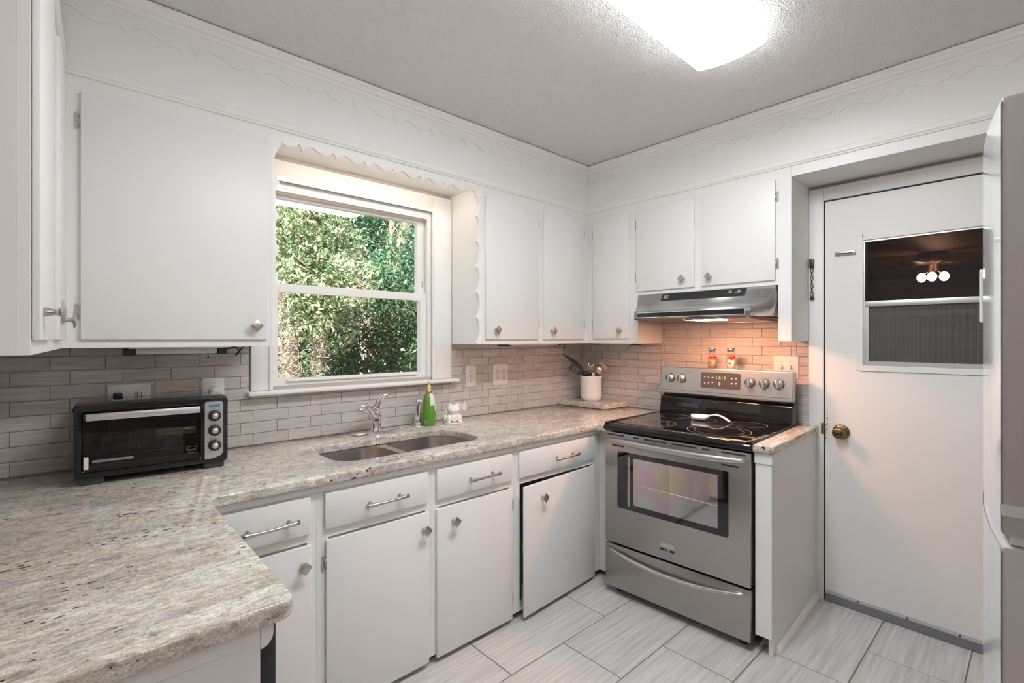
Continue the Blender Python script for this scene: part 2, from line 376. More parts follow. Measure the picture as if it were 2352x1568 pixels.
def thing(name, label, cat, loc, rz=0.0, group=None, local=True):
    o = bpy.data.objects.new(name, None); C.objects.link(o); o.empty_display_size = 0.05
    o.location = loc; o.rotation_euler = (0, 0, rz); OFF[o.name] = (0, 0, 0) if local else tuple(loc)
    return tag(o, label, cat, group)
def struct(name, mb, mat, bevel=0.0, parent=None, label=None, seg=2):
    o = build(name, mb, mat, parent, bevel, seg)
    if parent is None: o['kind'] = 'structure'; o['category'] = name.split('_')[0]; o['label'] = label
    return o
def sroot(name, label, loc=(0, 0, 0), rz=0.0):
    o = bpy.data.objects.new(name, None); C.objects.link(o); o.location = loc; o.rotation_euler = (0, 0, rz)
    o['kind'] = 'structure'; o['label'] = label; o['category'] = name.split('_')[0]; OFF[o.name] = (0, 0, 0); return o
def rrect(x0, x1, y0, y1, r, n=6):
    pts = []
    rs = r if isinstance(r, (list, tuple)) else [r] * 4
    for (cx, cy, a0), q in zip(((x1 - rs[0], y0 + rs[0], -90), (x1 - rs[1], y1 - rs[1], 0), (x0 + rs[2], y1 - rs[2], 90), (x0 + rs[3], y0 + rs[3], 180)), rs):
        if q < 1e-5: pts.append((cx, cy)); continue
        for i in range(n + 1):
            t = R(a0 + 90 * i / n); pts.append((cx + q * math.cos(t), cy + q * math.sin(t)))
    return pts
def slab_mesh(loops, z0, z1, bev=0.0, res=2, name='slab'):
    """flat plate from outline(s) with holes, edges rounded by bev; lies in XY"""
    cu = bpy.data.curves.new(name, 'CURVE'); cu.dimensions = '2D'; cu.fill_mode = 'BOTH'
    cu.extrude = (z1 - z0) / 2 - bev; cu.bevel_depth = bev; cu.bevel_resolution = res; cu.offset = -bev
    for lp in loops:
        sp = cu.splines.new('POLY'); sp.points.add(len(lp) - 1); sp.use_cyclic_u = True
        for p, q in zip(sp.points, lp): p.co = (q[0], q[1], 0, 1)
    ob = bpy.data.objects.new(name, cu); C.objects.link(ob)
    dg = bpy.context.evaluated_depsgraph_get(); dg.update()
    me = bpy.data.meshes.new_from_object(ob.evaluated_get(dg))
    bpy.data.objects.remove(ob); bpy.data.curves.remove(cu)
    me.transform(Matrix.Translation((0, 0, (z0 + z1) / 2)))
    bm = bmesh.new(); bm.from_mesh(me); bmesh.ops.remove_doubles(bm, verts=bm.verts, dist=1e-5); bmesh.ops.recalc_face_normals(bm, faces=bm.faces)
    for f in bm.faces: f.smooth = True
    bm.to_mesh(me); bm.free(); me.set_sharp_from_angle(angle=R(38)); me.materials.clear()
    return me
FACE_XZ = Matrix(((1,0,0,0),(0,0,1,0),(0,1,0,0),(0,0,0,1)))     # slab XY -> XZ plane, thickness along Y
def text_mesh(body, size, depth=0.0006, align='CENTER'):
    cu = bpy.data.curves.new('lettering', 'FONT'); cu.body = body; cu.size = size; cu.extrude = depth; cu.align_x = align; cu.align_y = 'CENTER'; cu.resolution_u = 2
    ob = bpy.data.objects.new('lettering', cu); C.objects.link(ob)
    dg = bpy.context.evaluated_depsgraph_get(); dg.update()
    me = bpy.data.meshes.new_from_object(ob.evaluated_get(dg)); bpy.data.objects.remove(ob); bpy.data.curves.remove(cu); me.materials.clear()
    return me
UPRIGHT = Matrix.Rotation(R(90), 4, 'X')          # text standing up, facing -Y (local front)

# ------------------------------------------------------------------ main planes (metres; camera stands at x=0,y=0)
XL, XR, YW, YBACK = -0.36, 2.885, 2.365, -2.3
YF, XF = 2.08, 2.60            # faces of the wall cabinets and soffits
ZC = 2.484                     # ceiling
ZTOP, ZSLAB = 0.865, 0.83      # granite
ZUB = 1.305                    # underside of wall cabinets
ZMO = 2.18                     # soffit moulding

# ------------------------------------------------------------------ room shell
fl = struct('floor', MB().box(XL - 0.1, XR + 0.12, YBACK - 0.1, YW + 0.12, -0.12, -0.004), 'floor_grout', label='grey porcelain tiled kitchen floor with dark grout lines')
TL, TW, G = 0.6095, 0.305, 0.0048
full = mesh_of(MB().box(-TL/2 + G/2, TL/2 - G/2, -TW/2 + G/2, TW/2 - G/2, -0.004, 0.0), 0.0007, 1, 'floor_tile')
full.materials.append(MATS['floor_tile'])
rows = [1.735 - TW * k for k in range(0, 11)]
off0 = [1.31, 1.615]
for k, y1 in enumerate(rows):
    y0 = y1 - TW
    if y1 < -1.4: continue
    x = off0[k % 2] - TL * 3
    while x < XR:
        a, b = max(x, XL), min(x + TL, XR)
        if b - a > 0.03 and not (y0 > 1.42 and b < 0.3):
            if abs((b - a) - TL) < 1e-6: o = link('tile', full, None, fl); o.location = ((a + b) / 2, (y0 + y1) / 2, 0)
            else:
                me = mesh_of(MB().box(-(b-a)/2 + G/2, (b-a)/2 - G/2, -TW/2 + G/2, TW/2 - G/2, -0.004, 0.0), 0.0007, 1)
                o = link('tile', me, 'floor_tile', fl); o.location = ((a + b) / 2, (y0 + y1) / 2, 0)
        x += TL
struct('ceiling', MB().box(XL - 0.1, XR + 0.12, YBACK - 0.1, YW + 0.12, ZC, ZC + 0.14), 'ceiling_paint', label='white popcorn textured kitchen ceiling')
WX0, WX1, WZ0, WZ1 = 0.678, 1.548, 1.118, 2.055      # window opening
ww = struct('wall_window', MB().box(XL - 0.1, WX0, YW, YW + 0.14, -0.12, ZC).box(WX1, XR + 0.12, YW, YW + 0.14, -0.12, ZC)
            .box(WX0, WX1, YW, YW + 0.14, -0.12, WZ0).box(WX0, WX1, YW, YW + 0.14, WZ1, ZC), 'grout', label='wall behind the sink with taupe stone look tile backsplash')
DY0, DY1, DZ = -0.165, 0.762, 2.035                   # door opening
wr = struct('wall_right', MB().box(XR, XR + 0.12, DY1 + 0.012, YW, -0.12, ZC).box(XR, XR + 0.12, YBACK, DY0 - 0.012, -0.12, ZC)
            .box(XR, XR + 0.12, DY0 - 0.012, DY1 + 0.012, DZ + 0.012, ZC), 'grout', label='wall behind the range with taupe stone look tile backsplash')
struct('wall_left', MB().box(XL - 0.1, XL, YBACK, YW, -0.12, ZC), 'wall_paint', label='plain painted wall at the left edge behind the counter')
struct('wall_back', MB().box(XL - 0.1, XR + 0.12, YBACK - 0.1, YBACK, -0.12, ZC), 'wall_paint', label='plain painted wall behind the viewer')

# backsplash tiles: 150 x 50 mm, third bond
tl, th, g = 0.150, 0.0507, 0.0022
TT = 0.005
fullw = mesh_of(MB().box(-tl/2 + g/2, tl/2 - g/2, -TT, 0.0, -th/2 + g/2, th/2 - g/2), 0.0006, 1, 'backsplash_tile')
fullw.materials.append(MATS['wall_tile'])
def put_tile(parent, a, b, z0, z1, wall):
    if b - a < 0.012 or z1 - z0 < 0.006: return
    if abs(b - a - tl) < 1e-6 and abs(z1 - z0 - th) < 1e-6: me = fullw
    else: me = mesh_of(MB().box(-(b-a)/2 + g/2, (b-a)/2 - g/2, -TT, 0.0, -(z1-z0)/2 + g/2, (z1-z0)/2 - g/2), 0.0006, 1, 'backsplash_tile_cut')
    o = link('tile', me, 'wall_tile', parent)
    if wall == 'w': o.location = ((a + b) / 2, YW, (z0 + z1) / 2)
    else: o.location = (XR, -(a + b) / 2, (z0 + z1) / 2); o.rotation_euler = (0, 0, R(-90))
def tile_run(parent, u0, u1, zlo, zhi, zbase, j0, j1, wall):
    k = int(math.floor((zlo - zbase) / th + 1e-6))
    while zbase + k * th < zhi - 1e-6:
        z0, z1 = max(zlo, zbase + k * th), min(zhi, zbase + (k + 1) * th)
        s = j0 if k % 2 else j1
        x = s - tl * (math.ceil((s - u0) / tl) + 1)
        while x < u1:
            put_tile(parent, max(x, u0), min(x + tl, u1), z0, z1, wall); x += tl
        k += 1
zr0, zr1 = 0.866 + 4 * th, 0.866 + 5 * th           # the row the window stool cuts
tile_run(ww, XL, XR, ZTOP, zr0, 0.866, 0.713, 0.764, 'w')
tile_run(ww, 0.600, 1.672, zr0, 1.096, 0.866, 0.713, 0.764, 'w')
for a_, b_ in ((XL, 0.600), (1.672, XR)): tile_run(ww, a_, b_, zr0, ZUB + 0.012, 0.866, 0.713, 0.764, 'w')
# right wall: u = -y
tile_run(wr, -YW + TT, -1.70, ZTOP, ZUB + 0.012, 0.886, -1.521, -1.573, 'r')
tile_run(wr, -1.70, -0.895, ZTOP - 0.02, 1.47, 0.886, -1.521, -1.573, 'r')
tile_run(wr, -0.895, -0.832, 0.88, 1.335, 0.886, -1.521, -1.573, 'r')

# soffits, scalloped boards and mouldings
SO = 0.0385 / 0.86          # the left wall cabinets stand a little out of square
LX0, LY0 = -0.0445, 1.22    # near end of the left cabinet face
lrot = math.atan2(0.0385, 0.86)
struct('soffit_window', MB().box(-0.30, XR, YF, YW, ZMO - 0.0, ZC), 'paint', label='white boxed soffit above the window and sink cabinets')
struct('soffit_right', MB().box(XF, XR, YBACK + 0.3, YF, ZMO, ZC), 'paint', label='white boxed soffit above the range and back door')
def scallop(p0, n, period=0.203, amp=1.0):
    base = [(0, -0.029), (0.014, -0.016), (0.032, -0.004), (0.052, 0.0), (0.072, -0.004), (0.09, -0.013), (0.11, -0.023), (0.13, -0.026), (0.148, -0.022), (0.165, -0.014), (0.184, 0.0)]
    q = period / 0.203; pts = []
    for k in range(n):
        for u, v in base: pts.append((p0 + k * period + u * q, v * amp))
    return pts
def edge_fill(top, bot_pts, z):
    return [(bot_pts[0][0], top)] + [(u, z + v) for u, v in bot_pts] + [(bot_pts[-1][0], top)]
# thin scalloped fascia boards under the crown (lower edge carved)
def fascia(name, u0, u1, first, period_dir, place, label):
    n = int((u1 - u0) / 0.203) + 3
    s = first - 0.203 * math.ceil((first - u0) / 0.203)
    pts = [(u, v) for u, v in scallop(s, n) if u0 <= u <= u1]
    pts = [(u0, -0.01)] + pts + [(u1, -0.012)]
    poly = [(u0, 2.45)] + [(u, 2.386 + v) for u, v in pts] + [(u1, 2.45)]
    me = slab_mesh([poly], 0, 0.0035, 0.0, 0)
    o = link(name, me, 'paint'); o['kind'] = 'structure'; o['label'] = label; o['category'] = 'trim'
    me.transform(FACE_XZ); place(o); return o
fascia('trim_1', -0.02, XF - 0.004, 0.150, 1, lambda o: setattr(o, 'location', (0, YF - 0.0035, 0)), 'scalloped fascia line along the soffit over the window')
def pl2(o): o.location = (XF - 0.0035, 0, 0); o.rotation_euler = (0, 0, R(-90))
fascia('trim_2', -YF + 0.004, 0.6, -2.054, 1, pl2, 'scalloped fascia line along the soffit over the range and door')
def mould(name, prof, a0, a1, kind, label):
    """profile (out from soffit face, z) run along the soffit"""
    if kind == 'w': mb = MB().prism([(YF - d, z) for d, z in prof], a0, a1, 'yz')
    else: mb = MB().prism([(XF - d, z) for d, z in prof], a0, a1, 'xz')
    o = build(name, mb, 'trim_paint', None, 0.0012, 1); o['kind'] = 'structure'; o['label'] = label; o['category'] = 'trim'
crown = [(0, ZC - 0.004), (0.03, ZC - 0.004), (0.03, ZC - 0.016), (0.022, ZC - 0.024), (0.020, ZC - 0.036), (0.010, ZC - 0.040), (0.008, ZC - 0.052), (0, ZC - 0.054)]
mould('trim_3', crown, -0.03, XF, 'w', 'small white crown moulding under the ceiling above the window')
mould('trim_4', crown, YBACK + 0.3, YF, 'r', 'small white crown moulding under the ceiling above the range')
rail = [(0, ZMO + 0.030), (0.004, ZMO + 0.026), (0.006, ZMO + 0.014), (0.014, ZMO + 0.012), (0.014, ZMO + 0.004), (0.008, ZMO - 0.002), (0.007, ZMO - 0.008), (0, ZMO - 0.010)]
mould('trim_5', rail, -0.012, XF, 'w', 'thin white rail moulding above the window cabinets')
mould('trim_6', rail, YBACK + 0.3, YF, 'r', 'thin white rail moulding above the range cabinets and door')
# ------------------------------------------------------------------ shared cabinet hardware
def knob_mesh():
    # square pillow knob set on its point, on a flared stem; local front is -Y
    mb = MB(); n = 5; s = 0.0165; vs = []; fs = []
    for i in range(n):
        for j in range(n):
            u, v = -1 + 2 * i / (n - 1), -1 + 2 * j / (n - 1)
            vs.append((u * s, -0.028 - 0.0045 * (1 - 0.5 * (u * u + v * v)), v * s))
    for i in range(n - 1):
        for j in range(n - 1): fs.append((i * n + j, (i + 1) * n + j, (i + 1) * n + j + 1, i * n + j + 1))
    m0 = len(vs)
    ring = [0 * n + j for j in range(n)] + [i * n + n - 1 for i in range(1, n)] + [(n - 1) * n + j for j in range(n - 2, -1, -1)] + [i * n for i in range(n - 2, 0, -1)]
    for q in ring: vs.append((vs[q][0] * 0.9, -0.0245, vs[q][2] * 0.9))
    k = len(ring)
    for q in range(k): fs.append((ring[q], m0 + q, m0 + (q + 1) % k, ring[(q + 1) % k]))
    fs.append(tuple(range(m0, m0 + k)))
    t = MB(); t.add(vs, fs, False); t.xf(Matrix.Rotation(R(45), 4, 'Y')); mb.add(t.v, t.f, False)
    mb.lathe([(0.0, 0.0), (0.0085, 0.0), (0.008, -0.006), (0.0055, -0.013), (0.0055, -0.019), (0.010, -0.025), (0.0, -0.0255)], (0, 0, 0), 'Y', 16)
    return mesh_of(mb, 0, 1, 'knob')
KNOB = knob_mesh(); KNOB.materials.append(MATS['nickel'])
def hinge_mesh():
    # face plate with pointed ends and two screws, barrel at the door side (+X); front is -Y
    mb = MB(); P = [(-0.006, -0.020), (0, -0.029), (0.006, -0.020), (0.006, 0.020), (0, 0.029), (-0.006, 0.020)]
    mb.prism(P, -0.0022, 0.0, 'xz')
    for z in (-0.022, 0.022): mb.lathe([(0.0028, -0.002), (0.0026, -0.0034), (0, -0.0038)], (0, 0, z), 'Y', 10)
    mb.cyl((0.0068, -0.004, -0.017), (0.0068, -0.004, 0.017), 0.0042, n=12)
    for z in (-0.006, 0.006): mb.cyl((0.0068, -0.004, z - 0.0006), (0.0068, -0.004, z + 0.0006), 0.0048, n=12)
    return mesh_of(mb, 0, 1, 'hinge')
HINGE = hinge_mesh(); HINGE.materials.append(MATS['nickel'])
def handle_mesh(L=0.172):
    # bowed bar pull on two posts, thicker at its ends
    mb = MB(); N = 14; pts = []; rs = []
    for i in range(N + 1):
        t = -1 + 2 * i / N
        pts.append((t * L / 2, -0.026 - 0.007 * (1 - t * t), 0.0)); rs.append(0.0052 + 0.0034 * abs(t) ** 2.2)
    mb.tube(pts, rs, 10)
    for s in (-1, 1): mb.cyl((s * L * 0.36, 0, 0), (s * L * 0.36, -0.026, 0), 0.0075, 0.0045, 12)
    return mesh_of(mb, 0, 1, 'pull')
PULL = handle_mesh(); PULL.materials.append(MATS['nickel'])
def attach(name, me, parent, loc, rz=0.0, ry=0.0):
    o = link(name, me, None, parent); o.location = loc; o.rotation_euler = (0, ry, rz); return o
DT = 0.013        # door proud of the frame
def door_panel(root, name, u0, u1, z0, z1, y=0.0, bev=0.0035):
    return build(name, MB().box(u0, u1, y - DT, y - 0.0003, z0, z1), 'paint', root, bev, 2)
def add_door(root, u0, u1, z0, z1, knob=None, hinge='l', hz=None, name='door'):
    d = door_panel(root, name, u0, u1, z0, z1)
    if knob: attach('knob', KNOB, d, (knob[0], -DT, knob[1]))
    for z in (hz or ()):
        if hinge == 'l': attach('hinge', HINGE, d, (u0 - 0.0085, -0.0003, z))
        else: attach('hinge', HINGE, d, (u1 + 0.0085, -0.0003, z), R(180)).scale = (1, -1, 1)
    return d
# ------------------------------------------------------------------ wall cabinets over the window run (local frame = world x, faces -y)
c = thing('wall_cabinet', 'white wall cabinet with one wide door, left of the window', 'cabinet', (0, YF, 0))
build('body', MB().box(0.008, 0.602, 0.018, YW - YF - 0.002, ZUB, ZMO - 0.012), 'paint', c)
build('face_frame', MB().box(-0.006, 0.602, 0.0, 0.018, ZUB, 1.345).box(-0.006, 0.602, 0.0, 0.018, 2.11, ZMO - 0.001).box(-0.006, 0.048, 0.0, 0.018, 1.345, 2.11).box(0.575, 0.602, 0, 0.018, 1.345, 2.11).box(0.048, 0.575, 0.012, 0.018, 1.345, 2.11), 'paint', c)
add_door(c, 0.0375, 0.589, 1.331, 2.120, (0.545, 1.384), 'l', (2.028, 1.419))
# scalloped face board around the window recess
def side_scallop(z0, z1, x, sgn, period=0.138, phase=0.0):
    pts = []; z = z1
    base = [(0.0, 0.010), (0.010, 0.0), (0.035, -0.010), (0.07, -0.013), (0.10, -0.008), (0.122, 0.0), (0.132, 0.006)]
    k = 0
    while True:
        for d, o in base:
            zz = z1 - phase - k * period - d
            if zz < z0: return pts
            if zz < z1: pts.append((x + sgn * o, zz))
        k += 1
bt = [(u, v * 0.85) for u, v in scallop(0.585, 9, 0.1435) if 0.640 < u < 1.640]
inner = [(0.632, ZUB)] + side_scallop(ZUB, 2.10, 0.630, 1, phase=0.0)[::-1] + [(u, 2.138 + v) for u, v in bt] + side_scallop(ZUB, 2.09, 1.657, -1, phase=-0.05) + [(1.652, ZUB)]
outer = [(1.6895, ZUB), (1.6895, ZMO - 0.001), (0.6025, ZMO - 0.001), (0.6025, ZUB)]
me = slab_mesh([inner + outer], 0, 0.016, 0.0008, 1, 'valence'); me.transform(FACE_XZ)
v = link('window_valence', me, 'trim_paint'); v.location = (0, YF, 0)
tag(v, 'white scalloped valence board framing the window recess', 'valence')
struct('trim_7', MB().box(0.602, 1.672, YF + 0.018, YW - 0.001, ZMO - 0.014, ZMO - 0.001), 'trim_paint', label='painted board closing the top of the window recess')

vl = thing('valence_lamp', 'slim tube lamp hidden behind the scalloped window valence', 'light', (1.14, 2.108, ZMO - 0.0145), local=True)
build('tube', MB().cyl((-0.44, 0, -0.0075), (0.44, 0, -0.0075), 0.006, n=14), 'valence_tube', vl)
build('holder', MB().box(-0.465, -0.442, -0.008, 0.008, -0.014, 0), 'plate_white', vl); build('holder', MB().box(0.442, 0.465, -0.008, 0.008, -0.014, 0), 'plate_white', vl)

c = thing('wall_cabinet', 'white two-door wall cabinet between the window and the corner', 'cabinet', (0, YF, 0))
build('body', MB().box(1.6725, XR - 0.002, 0.018, YW - YF - 0.002, ZUB, ZMO - 0.012), 'trim_paint', c)
build('face_frame', MB().box(1.690, XF - 0.001, 0, 0.018, ZUB, 1.345).box(1.690, XF - 0.001, 0, 0.018, 2.11, ZMO - 0.001)
      .box(1.690, 1.72, 0, 0.018, 1.345, 2.11).box(2.10, 2.18, 0, 0.018, 1.345, 2.11).box(2.54, XF - 0.001, 0, 0.018, 1.345, 2.11).box(1.72, 2.54, 0.012, 0.018, 1.345, 2.11), 'paint', c)
add_door(c, 1.703, 2.118, 1.331, 2.122, (1.770, 1.385), 'r', (2.033, 1.421))
add_door(c, 2.160, 2.552, 1.331, 2.122, (2.228, 1.385), 'r', (2.031, 1.424))

# wall cabinets on the range wall: local x = -y world, local y = +x world
c = thing('wall_cabinet', 'narrow one-door white wall cabinet in the corner beside the range hood', 'cabinet', (XF, 0, 0), R(-90))
build('body', MB().box(-YF + 0.001, -1.690, 0.018, XR - XF - 0.002, ZUB, ZMO - 0.012), 'paint', c)
build('face_frame', MB().box(-YF + 0.001, -1.690, 0, 0.018, ZUB, 1.35).box(-YF + 0.001, -1.690, 0, 0.018, 2.11, ZMO - 0.001).box(-YF + 0.001, -2.01, 0, 0.018, 1.35, 2.11)
      .box(-1.765, -1.690, 0, 0.018, 1.35, 2.11).box(-2.01, -1.765, 0.012, 0.018, 1.35, 2.11), 'paint', c)
add_door(c, -2.032, -1.750, 1.337, 2.122, (-1.806, 1.386), 'l', (2.029, 1.426))
c = thing('wall_cabinet', 'short two-door white wall cabinet above the range hood', 'cabinet', (XF, 0, 0), R(-90))
build('body', MB().box(-1.689, -0.8905, 0.018, XR - XF - 0.002, 1.602, ZMO - 0.012).box(-0.890, -0.832, 0.018, XR - XF - 0.002, 1.322, ZMO - 0.012), 'paint', c)
build('face_frame', MB().box(-1.689, -0.832, 0, 0.018, 2.10, ZMO - 0.001).box(-1.689, -0.890, 0, 0.018, 1.602, 1.64).box(-1.689, -1.67, 0, 0.018, 1.64, 2.10)
      .box(-1.34, -1.27, 0, 0.018, 1.64, 2.10).box(-0.89, -0.832, 0, 0.018, 1.322, 2.10).box(-0.92, -0.89, 0, 0.018, 1.64, 2.1).box(-1.67, -0.92, 0.012, 0.018, 1.64, 2.10), 'paint', c)
add_door(c, -1.706 + 0.008, -1.322, 1.624, 2.120, (-1.386, 1.674), 'l', (2.034, 1.710))
add_door(c, -1.282, -0.902, 1.625, 2.124, (-1.231, 1.672), 'r', (2.037, 1.707))
# boxed header and side over the back door
struct('soffit_door', MB().box(XF, XR - 0.001, YBACK + 0.3, 0.8315, 2.122, ZMO - 0.001), 'paint', label='white boxed header over the back door')

# left wall cabinet, slightly out of square: local x runs along the wall away from the viewer, local y into the wall
c = thing('wall_cabinet', 'white wall cabinet at the left edge seen end-on', 'cabinet', (LX0, LY0, 0), R(90) - lrot)
LL = 0.86
build('body', MB().box(0.0, LL + 0.24, 0.018, 0.27, ZUB, ZMO - 0.001), 'end_paint', c)
build('face_frame', MB().box(0.0, LL, 0, 0.0178, ZUB, 1.345).box(0.0, LL, 0, 0.0178, 2.11, ZMO - 0.001).box(0, 0.03, 0, 0.0178, 1.345, 2.11).box(0.32, 0.53, 0, 0.0178, 1.345, 2.11)
      .box(0.79, LL, 0, 0.0178, 1.345, 2.11).box(0.03, 0.79, 0.012, 0.0178, 1.345, 2.11), 'trim_paint', c)
add_door(c, 0.012, 0.338, 1.331, 2.45, (0.060, 1.385), 'r', (2.029, 1.420))
add_door(c, 0.512, 0.802, 1.331, 2.122, (0.548, 1.385), 'r', (2.029, 1.420))
s = sroot('soffit_left', 'white boxed soffit above the left wall cabinet', (LX0, LY0, 0), R(90) - lrot)
build('panel', MB().box(0.0, LL - 0.014, 0.0, 0.27, ZMO, ZC), 'end_paint', s)
build('rail', MB().prism([(-d, z) for d, z in rail], 0.34, LL - 0.02, 'yz'), 'trim_paint', s)

# ------------------------------------------------------------------ base cabinets under the sink run
YB = 1.698
c0 = 0.022
units = [  # u0,u1, drawer(u0,u1), door(u0,u1), knob, hinge side/heights, label
    (0.335, 0.6400, (0.338, 0.617), (0.338, 0.621), (0.590, 0.571), None, 'narrow white base cabinet with drawer beside the left counter corner'),
    (0.6405, 1.1050, (0.667, 1.085), (0.671, 1.090), (1.064, 0.569), ('l', (0.553, 0.109)), 'white base cabinet with drawer under the left sink bowl'),
    (1.1055, 1.5680, (1.128, 1.547), (1.128, 1.549), (1.208, 0.569), ('r', (0.553, 0.109)), 'white base cabinet with drawer under the right sink bowl'),
    (1.5685, 2.2300, (1.593, 2.170), (1.593, 2.168), None, None, 'white base cabinet with a door standing ajar next to the range'),
]
ZB = 0.034
for i, (a, b, dr, do, kn, hg, lab) in enumerate(units):
    c = thing('base_cabinet', lab, 'cabinet', (0, YB, 0))
    D = YW - YB - 0.004
    if i < 3: bd = MB().box(a, b, 0.018, D, ZB, 0.60)
    else: bd = MB().box(a, a + 0.012, 0.018, D, ZB, 0.60).box(b - 0.012, b, 0.018, D, ZB, 0.60).box(a, b, D - 0.01, D, ZB, 0.60).box(a, b, 0.018, D, ZB, ZB + 0.014)
    build('body', bd, 'paint', c)
    fr = MB().box(a, b, 0, 0.0178, 0.785, ZSLAB - 0.001).box(a, b, 0, 0.0178, 0.64, 0.690).box(a, b, 0.0, 0.0178, ZB, 0.05)
    fr.box(a, dr[0] + 0.012, 0, 0.0178, 0.69, 0.785).box(dr[1] - 0.012, b, 0, 0.0178, 0.69, 0.785).box(dr[0], dr[1], 0.012, 0.0178, 0.69, 0.785)
    fr.box(a, do[0] + 0.012, 0, 0.0178, 0.05, 0.64).box(do[1] - 0.012, b, 0, 0.0178, 0.05, 0.64)
    if i < 3: fr.box(do[0], do[1], 0.012, 0.0178, 0.05, 0.64)
    build('face_frame', fr, 'paint', c)
    build('toe_kick', MB().box(a, b, 0.07, 0.08, 0.0005, ZB), 'wood_brown', c)
    build('top_rail', MB().box(a, b, -0.012, -0.0003, 0.806, ZSLAB - 0.001), 'paint', c, 0.002, 1)
    d = build('drawer_front', MB().box(dr[0], dr[1], -DT, -0.0003, 0.671, 0.797), 'paint', c, 0.0035, 2)
    attach('pull', PULL, d, ({0: 0.484, 1: 0.893, 2: 1.362, 3: 1.916}[i], -DT, 0.728), 0, R(-1.0))
    if i < 3:
        add_door(c, do[0], do[1], c0, 0.634, kn, *(hg or ('l', ())))
    else:
        q = bpy.data.objects.new('hold', None)
        dd = link('door', mesh_of(MB().box(do[0] - do[1], 0, -DT, -0.0003, c0, 0.636), 0.0035, 2), 'paint', c)
        dd.location = (do[1], 0, 0); dd.rotation_euler = (0, 0, R(3.3)); OFF[dd.name] = (0, 0, 0)
        bpy.data.objects.remove(q)
        attach('knob', KNOB, dd, (1.716 - do[1], -DT, 0.564))
        for z in (0.553, 0.108): attach('hinge', HINGE, dd, (0.0085, 0.0, z), R(180)).scale = (1, -1, 1)
        build('filler_panel', MB().box(b - 0.0005, b + 0.016, 0.016 - 0.12, 0.2, ZB, ZSLAB - 0.001), 'paint', c)
# things glimpsed through the ajar door
b1 = thing('cleaner_bottle', 'green cleaner bottle glimpsed inside the ajar cabinet', 'bottle', (1.645, 1.78, ZB + 0.0145))
build('bottle_body', MB().lathe([(0, 0), (0.038, 0), (0.040, 0.01), (0.040, 0.30), (0.03, 0.35), (0.014, 0.38), (0.014, 0.40), (0, 0.40)]), 'soap_green', b1)
build('cap', MB().lathe([(0, 0.402), (0.017, 0.402), (0.017, 0.45), (0, 0.45)]), 'tomato', b1)
b2 = thing('storage_box', 'dark blue storage box at the bottom of the ajar cabinet', 'box', (1.66, 1.85, ZB + 0.0145))
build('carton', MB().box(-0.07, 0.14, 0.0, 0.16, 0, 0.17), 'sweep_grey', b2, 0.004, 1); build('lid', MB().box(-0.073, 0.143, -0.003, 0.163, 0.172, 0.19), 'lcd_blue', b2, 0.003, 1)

# left leg: end panel, dishwasher, corner base
c = thing('base_cabinet', 'white end panel cabinet under the near end of the left counter', 'cabinet', (0, 0, 0))
build('end_panel', MB().box(XL + 0.001, 0.262, 0.962, 0.98, 0.0005, ZSLAB - 0.001), 'end_paint', c)
build('stile', MB().box(XL + 0.001, 0.2615, 0.956, 0.9618, 0.785, ZSLAB - 0.001), 'end_paint', c, 0.002, 1)
pr = [(0.262, ZSLAB - 0.001), (0.283, ZSLAB - 0.001)] + [(0.262 + 0.021 * math.cos(t), 0.80 - 0.026 * math.sin(t)) for t in np.linspace(0, math.pi / 2, 8)]
build('corner_bracket', MB().prism(pr, 0.956, 0.98, 'xz'), 'end_paint', c)
build('corner_body', MB().box(XL + 0.001, 0.262, 1.60, YW - 0.001, ZB, 0.60).box(0.262, 0.28, 1.60, 1.705, ZB, ZSLAB - 0.001).box(0.28, 0.334, 1.70, 1.72, ZB, ZSLAB - 0.001), 'paint', c)
d = thing('dishwasher', 'black dishwasher edge under the left counter', 'dishwasher', (0, 0, 0))
build('tub', MB().box(XL + 0.001, 0.262, 0.9815, 1.595, 0.10, ZSLAB - 0.003), 'charcoal', d)
build('door_front', MB().box(0.263, 0.297, 0.985, 1.592, 0.11, ZSLAB - 0.005), 'black_plastic', d, 0.006, 2)
build('control_panel', MB().box(0.2972, 0.299, 1.0, 1.58, 0.715, ZSLAB - 0.012), 'black_gloss', d)
build('kick_plate', MB().box(0.20, 0.225, 0.985, 1.592, 0.0005, 0.098), 'black_plastic', d)

# ------------------------------------------------------------------ granite worktop with undermount double sink
SX0, SX1, SY0, SY1 = 0.768, 1.478, 1.795, 2.142
FX, FY = 0.312, 1.668       # front edges
seam = 1.092
hole = rrect(SX0, SX1, SY0, SY1, [0.10, 0.12, 0.07, 0.10], 8)
hl = [p for p in hole if p[0] <= seam]; hr = [p for p in hole if p[0] > seam]
# hole runs counter-clockwise from lower right; left part goes from top to bottom
ic = [(FX + 0.022 - 0.022 * math.cos(t), FY - 0.022 + 0.022 * math.sin(t)) for t in np.linspace(0, math.pi / 2, 6)]
oc = [(FX - 0.03 + 0.03 * math.cos(t), 0.918 + 0.03 - 0.03 * math.sin(t)) for t in np.linspace(0, math.pi / 2, 7)]
left = [(XL + 0.001, YW - TT - 0.001), (XL + 0.001, 0.918)] + oc[::-1] + ic + [(seam - 0.0007, FY), (seam - 0.0007, SY0)] + hl[::-1] + [(seam - 0.0007, SY1), (seam - 0.0007, YW - TT - 0.001)]
right = [(seam + 0.0007, FY)]
ix = 2.222
right += [(2.150, FY), (2.156, FY - 0.02), (2.156, 1.612), (2.160, 1.604), (XR - TT - 0.001, 1.640), (XR - TT - 0.001, YW - TT - 0.001), (seam + 0.0007, YW - TT - 0.001), (seam + 0.0007, SY1)]
q = [p for p in hole if p[0] > seam]
lo = [p for p in q if p[1] < 1.95]; hi = [p for p in q if p[1] >= 1.95]
